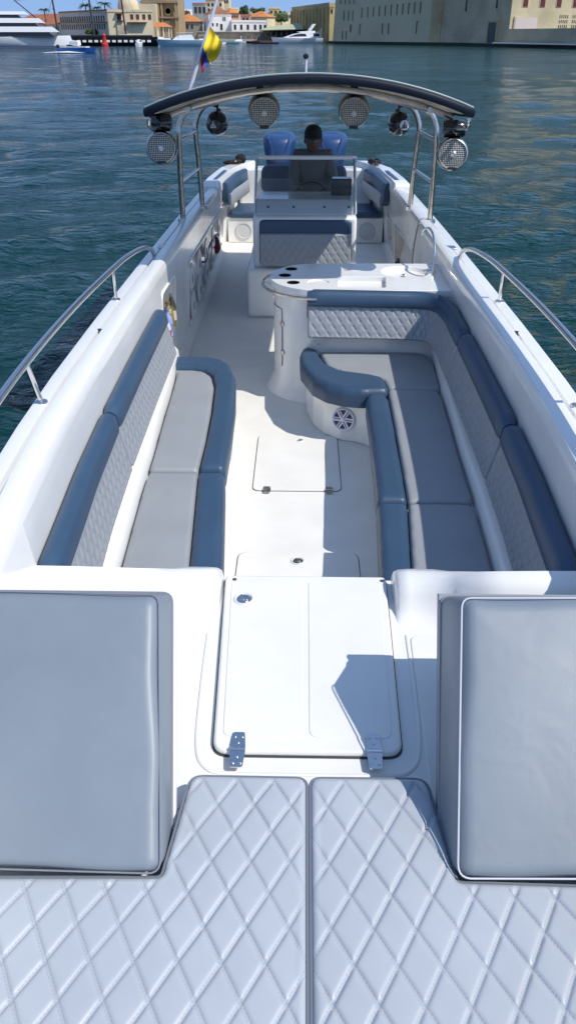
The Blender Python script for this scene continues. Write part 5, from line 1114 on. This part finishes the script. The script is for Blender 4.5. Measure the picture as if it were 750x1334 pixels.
# roof clutter on the arcaded building and customs house
# ------------------------------------------------------------------ vegetation
def crownmesh(c, rx, ry, rz, n, sz, parent, m=GRN, nm='crown'):
    mb = MB(); rg = random.Random(int(c[0]*7+c[2]*13)); cl = [(rg.uniform(-.75, .75), rg.uniform(-.75, .75), rg.uniform(-.7, .8), rg.uniform(.3, .55)) for _ in range(9)]
    for i in range(n):
        a = rg.choice(cl); v = Vector((rg.gauss(0, 1), rg.gauss(0, 1), rg.gauss(0, 1))).normalized()*a[3]*rg.uniform(.6, 1.05)
        p = Vector(((a[0]*.8+v.x)*rx, (a[1]*.8+v.y)*ry, (a[2]*.7+v.z)*rz))+Vector(c)
        u = Vector((rg.gauss(0, 1), rg.gauss(0, 1), rg.gauss(0, 1))).normalized()*sz*rg.uniform(.6, 1.3); w_ = u.orthogonal()*rg.uniform(.4, .8)
        mb.add([p-u, p+w_, p+u, p-w_], [(0, 1, 2, 3)])
    return mb.build(nm, m, parent, smooth=False)
def tree(px, py_top, py_bot, Y, wpx, label, dark=False):
    q = at(px, py_bot, Y); zt = Zp(px, py_top, Y); r = wpx*.245*Y/288*.5; h = (zt-q.z)
    t = thing('tree', label, 'tree', (q.x, Y, .75)); MB().tube([(q.x, Y, .7), (q.x+.2, Y, q.z+h*.3), (q.x, Y, q.z+h*.6)], [.4, .3, .15], 7).build('trunk', TRK, t)
    crownmesh((q.x, Y, q.z+h*.5), r*.9, r*.9, h*.5, 700, .45, t, hexm('dark_leaf', (.02, .045, .015), var=(1, .4)) if dark else GRN)
tree(318, 6, 22, 452, 15, 'dark rounded tree behind the white row house', True)
tree(335, 9, 22, 480, 22, 'green tree spreading behind the red roof'); tree(366, 14, 30, 470, 26, 'olive green tree clump left of the yellow warehouse'); tree(345, 16, 28, 500, 20, 'scrubby tree below the hillside block')
tree(176, 30, 42, 370, 11, 'small leafy tree in front of the cream building'); tree(120, 38, 44, 362, 18, 'low green shrubbery in front of the arcaded building'); tree(240, 14, 24, 430, 18, 'dark tree behind the orange roofed house', True)
tree(5, 29, 40, 480, 24, 'low dark tree at the far left edge', True); tree(412, 27, 38, 400, 7, 'dark narrow tree against the yellow warehouse', True)
def palm(px, py_top, Y, base_z, label, r=3.2):
    q = at(px, py_top, Y); t = thing('palm_tree', label, 'palm', (q.x, Y, base_z), 'royal palms above the waterfront roofs'); top = q.z-.6
    MB().tube([(q.x, Y, base_z), (q.x+.2, Y, (base_z+top)/2), (q.x, Y, top)], [.42, .34, .24], 8).build('trunk', TRK, t)
    rg = random.Random(int(px)); mb = MB()
    for k in range(20):
        a = 2*math.pi*k/20+rg.uniform(-.15, .15); e0 = rg.uniform(.05, 1.15); d = Vector((math.cos(a), math.sin(a), 0)); P = []
        for j in range(8):
            s = j/7; P.append(Vector((q.x, Y, top))+d*r*(s*math.cos(e0*(1-s*.5)))+Vector((0, 0, r*(math.sin(e0)*s-.75*s*s))))
        sd = Vector((-d.y, d.x, 0))
        for j in range(7):
            for m_ in range(3):
                p = P[j].lerp(P[j+1], m_/3); wd_ = r*.17*(1-abs(j/7-.35))
                for s in (-1, 1): mb.add([p, p+d*.13, p+sd*s*wd_+d*.10-Vector((0, 0, wd_*.55)), p+sd*s*wd_-Vector((0, 0, wd_*.6))], [(0, 1, 2, 3)])
    mb.build('crown', GRN, t, smooth=False)
palm(57.5, 11, 405, .7, 'small palm above the left terracotta roof', 2.9); palm(111, 5, 398, .7, 'tall palm above the arcaded building, middle one of three', 3.2); palm(136, 3, 392, .7, 'palm nearest the domed hall', 3.4); palm(126, 8, 396, .7, 'small palm squeezed between two taller palms', 2.4)
# ------------------------------------------------------------------ boats on the harbour
HW = hexm('boat_white', (.8, .8, .8), rough=.25); HB = hexm('boat_blue', (.03, .13, .42), rough=.25); HK = hexm('black_hull', (.015, .015, .018), rough=.4); TINT = hexm('tinted_glass', (.02, .025, .03), rough=.1); PAN = hexm('pan', (.6, .6, .6))
def hullmesh(L, W, H, M, m, parent, name='hull', rake=.12, stern=.0):
    rs = []
    for i in range(15):
        s = i/14; b = W/2*(1-max(0, (s-.45)/.55)**2.2)*(.92+.08*min(1, s*5)); sh = H*(1+.35*max(0, (s-.4))**1.5)
        x = -L/2+L*s; ov = rake*L*max(0, (s-.6)/.4)
        rs.append([tuple(M @ Vector((x+ov, b, sh))), tuple(M @ Vector((x+ov*.5, b*.92, sh*.4))), tuple(M @ Vector((x, b*.55, -.4))), tuple(M @ Vector((x, 0, -.55))), tuple(M @ Vector((x, -b*.55, -.4))), tuple(M @ Vector((x+ov*.5, -b*.92, sh*.4))), tuple(M @ Vector((x+ov, -b, sh)))])
    h = MB().rings(rs, True, True, True).build(name, m, parent, ang=40); return h
def boatM(px, Y, yaw): q = at(px, 57, Y); return Matrix.Translation((q.x, Y, WL)) @ Matrix.Rotation(yaw, 4, 'Z'), (q.x, Y, WL)
# big tri-deck yacht
M, l = boatM(20, 222, R(13)); t = thing('superyacht', 'large white three deck yacht moored at the left edge', 'yacht', l)
hullmesh(46, 8.5, 2.3, Matrix.Translation((0, 0, 0)) @ M @ Matrix.Translation((-8, 0, 0)) if False else M @ Matrix.Translation((-9, 0, 0)) @ Matrix.Rotation(0, 4, 'Z'), HW, t, rake=-.02)
MB().add([tuple(M @ Vector(p)) for p in ((-32, -4.28, .0), (11.5, -3.6, .0), (12.5, -3.4, .55), (-32, -4.33, .55))], [(0, 1, 2, 3)]).build('boot_stripe', hexm('navy_stripe', (.03, .05, .10)), t, smooth=False)
dk = [(-32, 9.6, 2.35, 3.35, TINT, 3.5), (-32, 10.6, 3.36, 4.45, HW, 3.9), (-32, 6.4, 4.46, 5.2, TINT, 3.2), (-32, 7.6, 5.21, 6.15, HW, 3.5), (-32, 2.6, 6.16, 6.85, TINT, 2.8), (-32, 4.0, 6.86, 7.5, HW, 3.1)]
for x0, x1, z0, z1, m, hw in dk:
    b = MB(); b.add([tuple(M @ Vector(p)) for p in ((x0, -hw, z0), (x1, -hw, z0), (x1-1.4*(z1-z0), -hw+.1, z1), (x0, -hw+.1, z1), (x0, hw, z0), (x1, hw, z0), (x1-1.4*(z1-z0), hw-.1, z1), (x0, hw-.1, z1))], [(0, 1, 2, 3), (5, 4, 7, 6), (1, 5, 6, 2), (4, 0, 3, 7), (3, 2, 6, 7), (0, 4, 5, 1)])
    b.build('window_band' if m is TINT else 'deck_house', m, t, smooth=False)
MB().add([tuple(M @ Vector(p)) for p in ((-8.5, -1.5, 4.5), (-5.0, -1.5, 4.5), (-4.2, -1.3, 9.4), (-5.2, -1.3, 9.4), (-8.5, 1.5, 4.5), (-5.0, 1.5, 4.5), (-4.2, 1.3, 9.4), (-5.2, 1.3, 9.4))], [(0, 1, 2, 3), (5, 4, 7, 6), (1, 5, 6, 2), (4, 0, 3, 7), (3, 2, 6, 7)]).build('mast_wing', HW, t, smooth=False)
MB().tube([tuple(M @ Vector((-6.4, 0, 7.2))), tuple(M @ Vector((-8.4, 0, 13.2)))], .09, 6).build('antenna', HW, t)
# ferry-like boat and small dark launch next to it
def cruiser(px, Y, L, H, label, yaw=0, hull=HW, name='motor_cruiser', cat='boat', group=None, cabin=True, top=False, stripe=None):
    M, l = boatM(px, Y, yaw); t = thing(name, label, cat, l, group); W = L*.28
    hullmesh(L, W, H, M, hull, t)
    if cabin:
        c = MB(); z0 = H*1.02; c.add([tuple(M @ Vector(p)) for p in ((-L*.28, -W*.36, z0), (L*.24, -W*.30, z0), (L*.08, -W*.26, z0+H*.85), (-L*.22, -W*.30, z0+H*.9), (-L*.28, W*.36, z0), (L*.24, W*.30, z0), (L*.08, W*.26, z0+H*.85), (-L*.22, W*.30, z0+H*.9))], [(0, 1, 2, 3), (5, 4, 7, 6), (1, 5, 6, 2), (4, 0, 3, 7), (3, 2, 6, 7)]); c = c.build('cabin', HW, t, smooth=False, bevel=.08)
        g = MB(); g.add([tuple(M @ Vector(p)) for p in ((-L*.22, -W*.365, z0+H*.30), (L*.165, -W*.315, z0+H*.30), (L*.095, -W*.30, z0+H*.68), (-L*.20, -W*.34, z0+H*.68))], [(0, 1, 2, 3)]); g.build('window', TINT, c, smooth=False)
        MB().add([tuple(M @ Vector(p)) for p in ((L*.205, -W*.24, z0+H*.26), (L*.205, W*.24, z0+H*.26), (L*.115, W*.21, z0+H*.72), (L*.115, -W*.21, z0+H*.72))], [(0, 1, 2, 3)]).build('windscreen', TINT, c, smooth=False)
    if top:
        z0 = H*1.0; b = MB(); b.box(-L*.25, L*.12, -W*.35, W*.35, z0+1.75, z0+1.85, M); b.build('canopy', HW if top is True else top, t)
        for x in (-L*.22, L*.09):
            for y in (-W*.3, W*.3): MB().tube([tuple(M @ Vector((x, y, z0*.8))), tuple(M @ Vector((x, y, z0+1.76)))], .04, 6).build('canopy_post', STEEL, t)
    return t, M
cruiser(70, 262, 8, 1.1, 'white cabin boat half hidden behind the big yacht bow', R(170), group='boats moored along the far quay')
# tall ship with black hull and white gunport band
M, l = boatM(131, 268, R(8)); t = thing('tall_ship', 'black hulled sailing ship with white gunports and bare masts', 'ship', l)
hullmesh(33, 7, 2.3, M @ Matrix.Rotation(math.pi, 4, 'Z') @ Matrix.Scale(1, 4), HK, t, rake=.10)
MB().box(-15, 15, -3.2, 3.2, 2.2, 2.7, M).build('bulwark', HK, t, smooth=False)
for i in range(18): x = -14.5+i*1.65; MB().box(x, x+1.0, -3.50, -3.30, .95, 1.5, M).build('gunport', WHT, t, smooth=False)
for x, h in ((-11.5, 21), (-1.5, 26), (7.5, 24)):
    MB().tube([tuple(M @ Vector((x, 0, 3))), tuple(M @ Vector((x-1.1, 0, h)))], [.26, .2, .1], 8).build('mast', hexm('spar_brown', (.05, .04, .04)), t)
    for zz_ in (9, 14): MB().tube([tuple(M @ Vector((x-.5, -3.0, zz_))), tuple(M @ Vector((x-.5, 3.0, zz_)))], .09, 6).build('yard', hexm('spar_brown', (.05, .04, .04)), t)
MB().tube([tuple(M @ Vector((-13.5, 0, 4))), tuple(M @ Vector((-22.5, 0, 11.2)))], .16, 6).build('bowsprit', hexm('spar_brown', (.05, .04, .04)), t)
for a, b in (((-11.8, 0, 12), (-15, -2.8, 3.8)), ((-1.8, 0, 16), (-6, -3, 3.8)), ((-1.8, 0, 16), (3, -3, 3.8)), ((7.2, 0, 16), (12, -3, 3.8)), ((-11.8, 0, 12), (-22, 0, 11))): MB().tube([tuple(M @ Vector(a)), tuple(M @ Vector(b))], .04, 4).build('shroud', HK, t)
# speedboat under way
t, M = cruiser(98, 166, 6.6, .75, 'small blue and white speedboat under way in front of the ship', R(-12), hull=HB, name='speedboat', cat='boat')
MB().box(-2.6, 2.4, -.85, .85, .86, 1.02, M).build('deck', HW, t); MB().box(-.8, .9, -.6, .6, 1.03, 1.9, M).build('console', HW, t, bevel=.1); MB().box(-3.6, -3.25, -.25, .25, .2, 1.3, M).build('engine', HK, t, bevel=.06)
fw = MB()
for s in (-1, 1):
    fw.add([tuple(M @ Vector(p)) for p in ((2.2, s*.7, .05), (-2.8, s*1.9, .12), (-5.6, s*2.6, .04), (-5.0, s*1.2, .12), (-1, s*.95, .3))], [(0, 1, 2, 3, 4)])
fw.build('bow_spray', hexm('foam', (.7, .75, .78)), t)
# fishing boats / small craft
cruiser(182, 250, 3.9, .9, 'small white skiff with a tall cabin ahead of the pontoon', R(80), group='boats moored along the far quay')
cruiser(153, 300, 7.5, .8, 'low pale boat with an orange top between the buoy and the skiff', R(188), group='boats moored along the far quay', cabin=False, top=hexm('orange_top', (.55, .2, .06)))
cruiser(147, 330, 9, 1.2, 'white cabin boat behind the low pale boat', R(192), group='boats moored along the far quay')
cruiser(202, 330, 13, 1.1, 'white flat passenger launch moored below the pavilion', R(192), group='boats moored along the far quay', cabin=True)
cruiser(238, 262, 12, 1.5, 'light blue hulled sport fishing boat with a raised cabin beside the flagpole', R(186), hull=hexm('pale_blue_hull', (.30, .45, .55), rough=.3), name='fishing_boat', top=True)
cruiser(283, 300, 5, .7, 'small dinghy with a white cover right of the flag', R(20), group='boats moored along the far quay', cabin=False, top=True)
cruiser(297, 330, 8, .75, 'slim pale turquoise boat right of the dinghy', R(188), hull=hexm('turquoise', (.25, .5, .48)), group='boats moored along the far quay', cabin=False)
cruiser(322, 352, 9, .7, 'low dark launch beside the shed deck', R(188), hull=HK, group='boats moored along the far quay', cabin=False, top=hexm('dark_awning', (.04, .04, .05)))
cruiser(346, 330, 9, .5, 'long low maroon canoe ahead of the shed deck', R(192), hull=hexm('maroon', (.15, .04, .06)), group='boats moored along the far quay', cabin=False)
cruiser(163, 335, 8, 1.0, 'white open boat tied up beneath the awning of the cream building', R(190), group='boats moored along the far quay', top=True)
cruiser(217, 345, 7, .9, 'small white cabin boat between the passenger launch and the pale blue boat', R(188), group='boats moored along the far quay')
cruiser(262, 345, 7, .8, 'little white launch just left of the flag dinghy', R(188), group='boats moored along the far quay', top=True)
cruiser(310, 345, 6, .7, 'small white runabout at the left end of the people on the landing', R(190), group='boats moored along the far quay')
# buoy
q = at(137, 60, 262); t = thing('channel_buoy', 'red channel marker buoy in front of the tall ship', 'buoy', (q.x, 262, WL)); RB = hexm('buoy_red', (.55, .03, .03), rough=.4)
MB().lathe([(.0, -.3), (1.0, -.3), (1.0, .6), (.7, .8), (.45, 2.6), (.5, 2.7), (.3, 3.0), (0, 3.1)], Matrix.Translation((q.x, 262, WL)), 18).build('float', RB, t); MB().lathe([(.15, 3), (.15, 3.7), (0, 3.8)], Matrix.Translation((q.x, 262, WL)), 10).build('lamp', RB, t)
# flybridge yachts at the shed
def flyyacht(px, Y, L, label, yaw, dz=0):
    M, l = boatM(px, Y, yaw); t = thing('motor_yacht', label, 'yacht', l); W = L*.26; H = 1.75
    hullmesh(L, W, H, M, HW, t, rake=.06)
    def prof(pts, hw, nm, m, hw2=None):
        hw2 = hw2 or hw*.85; zs = [p[1] for p in pts]; z0, z1 = min(zs), max(zs); n = len(pts); f = lambda z: hw+(hw2-hw)*(z-z0)/max(.01, z1-z0)
        a = [tuple(M @ Vector((x, -f(z), z))) for x, z in pts]; b = [tuple(M @ Vector((x, f(z), z))) for x, z in pts]
        return MB().add(a+b, [tuple(range(n)), tuple(range(2*n-1, n-1, -1))]+[(i, n+i, n+(i+1) % n, (i+1) % n) for i in range(n)]).build(nm, m, t, smooth=False)
    prof([(-L*.30, 1.7), (L*.30, 1.9), (L*.10, 3.0), (-L*.05, 3.45), (-L*.30, 3.3)], W*.36, 'saloon', HW)
    prof([(-L*.16, 2.35), (L*.20, 2.25), (L*.08, 2.85), (-L*.04, 3.15), (-L*.14, 3.1)], W*.375, 'saloon_window', TINT)
    prof([(-L*.34, 3.35), (-L*.02, 3.5), (L*.02, 3.75), (-L*.34, 4.0)], W*.30, 'flybridge', HW); prof([(-L*.26, 4.0), (-L*.20, 4.0), (-L*.30, 6.2), (-L*.36, 6.2)], W*.24, 'radar_arch', HW)
    MB().box(L*.0, L*.05, -W*.47, -W*.45, .9, 1.5, M).build('port_light', TINT, t); MB().box(-L*.34, L*.1, -W*.505, -W*.49, .55, .75, M).build('hull_stripe', hexm('navy_stripe', (.03, .05, .1)), t)
    return t
flyyacht(388, 345, 18, 'white flybridge motor yacht moored in front of the green roofed shed', R(192))
flyyacht(409, 372, 12, 'second white yacht with a long stern, moored behind the first', R(192))
# people waiting on the quay (tiny)
rg = random.Random(5); CL = [hexm('cloth_red', (.35, .06, .05)), hexm('cloth_white', (.6, .6, .6)), hexm('cloth_blue', (.06, .1, .3)), hexm('cloth_dark', (.03, .03, .03)), hexm('cloth_orange', (.5, .2, .05))]
for i in range(12):
    px = 308+i*4.6+rg.uniform(-1, 1); x, _ = XY(px, 396.5); z = .2
    t = MB(); t.lathe([(.12, 0), (.15, .7), (.17, .85), (.22, 1.35), (.10, 1.47), (.11, 1.6), (.09, 1.72), (0, 1.75)], Matrix.Translation((x, 396.5 if px > 333 else 400.2, z)), 8)
    o = t.build('person', CL[i % 5], None, origin=(x, 396.5, z)); tag(o, 'tiny distant figure standing on the landing beside the green roofed shed', 'person', 'people waiting on the far landing')
slab('landing', [(XY(300, 399)[0], 398.6), (XY(338, 399)[0], 398.6), (XY(338, 399)[0], 401.4), (XY(300, 399)[0], 401.4)], -1.2, .2, QUAY)
# strip helper props
for o in bpy.data.objects:
    if '_o' in o: del o['_o']
scn.render.engine = 'CYCLES'
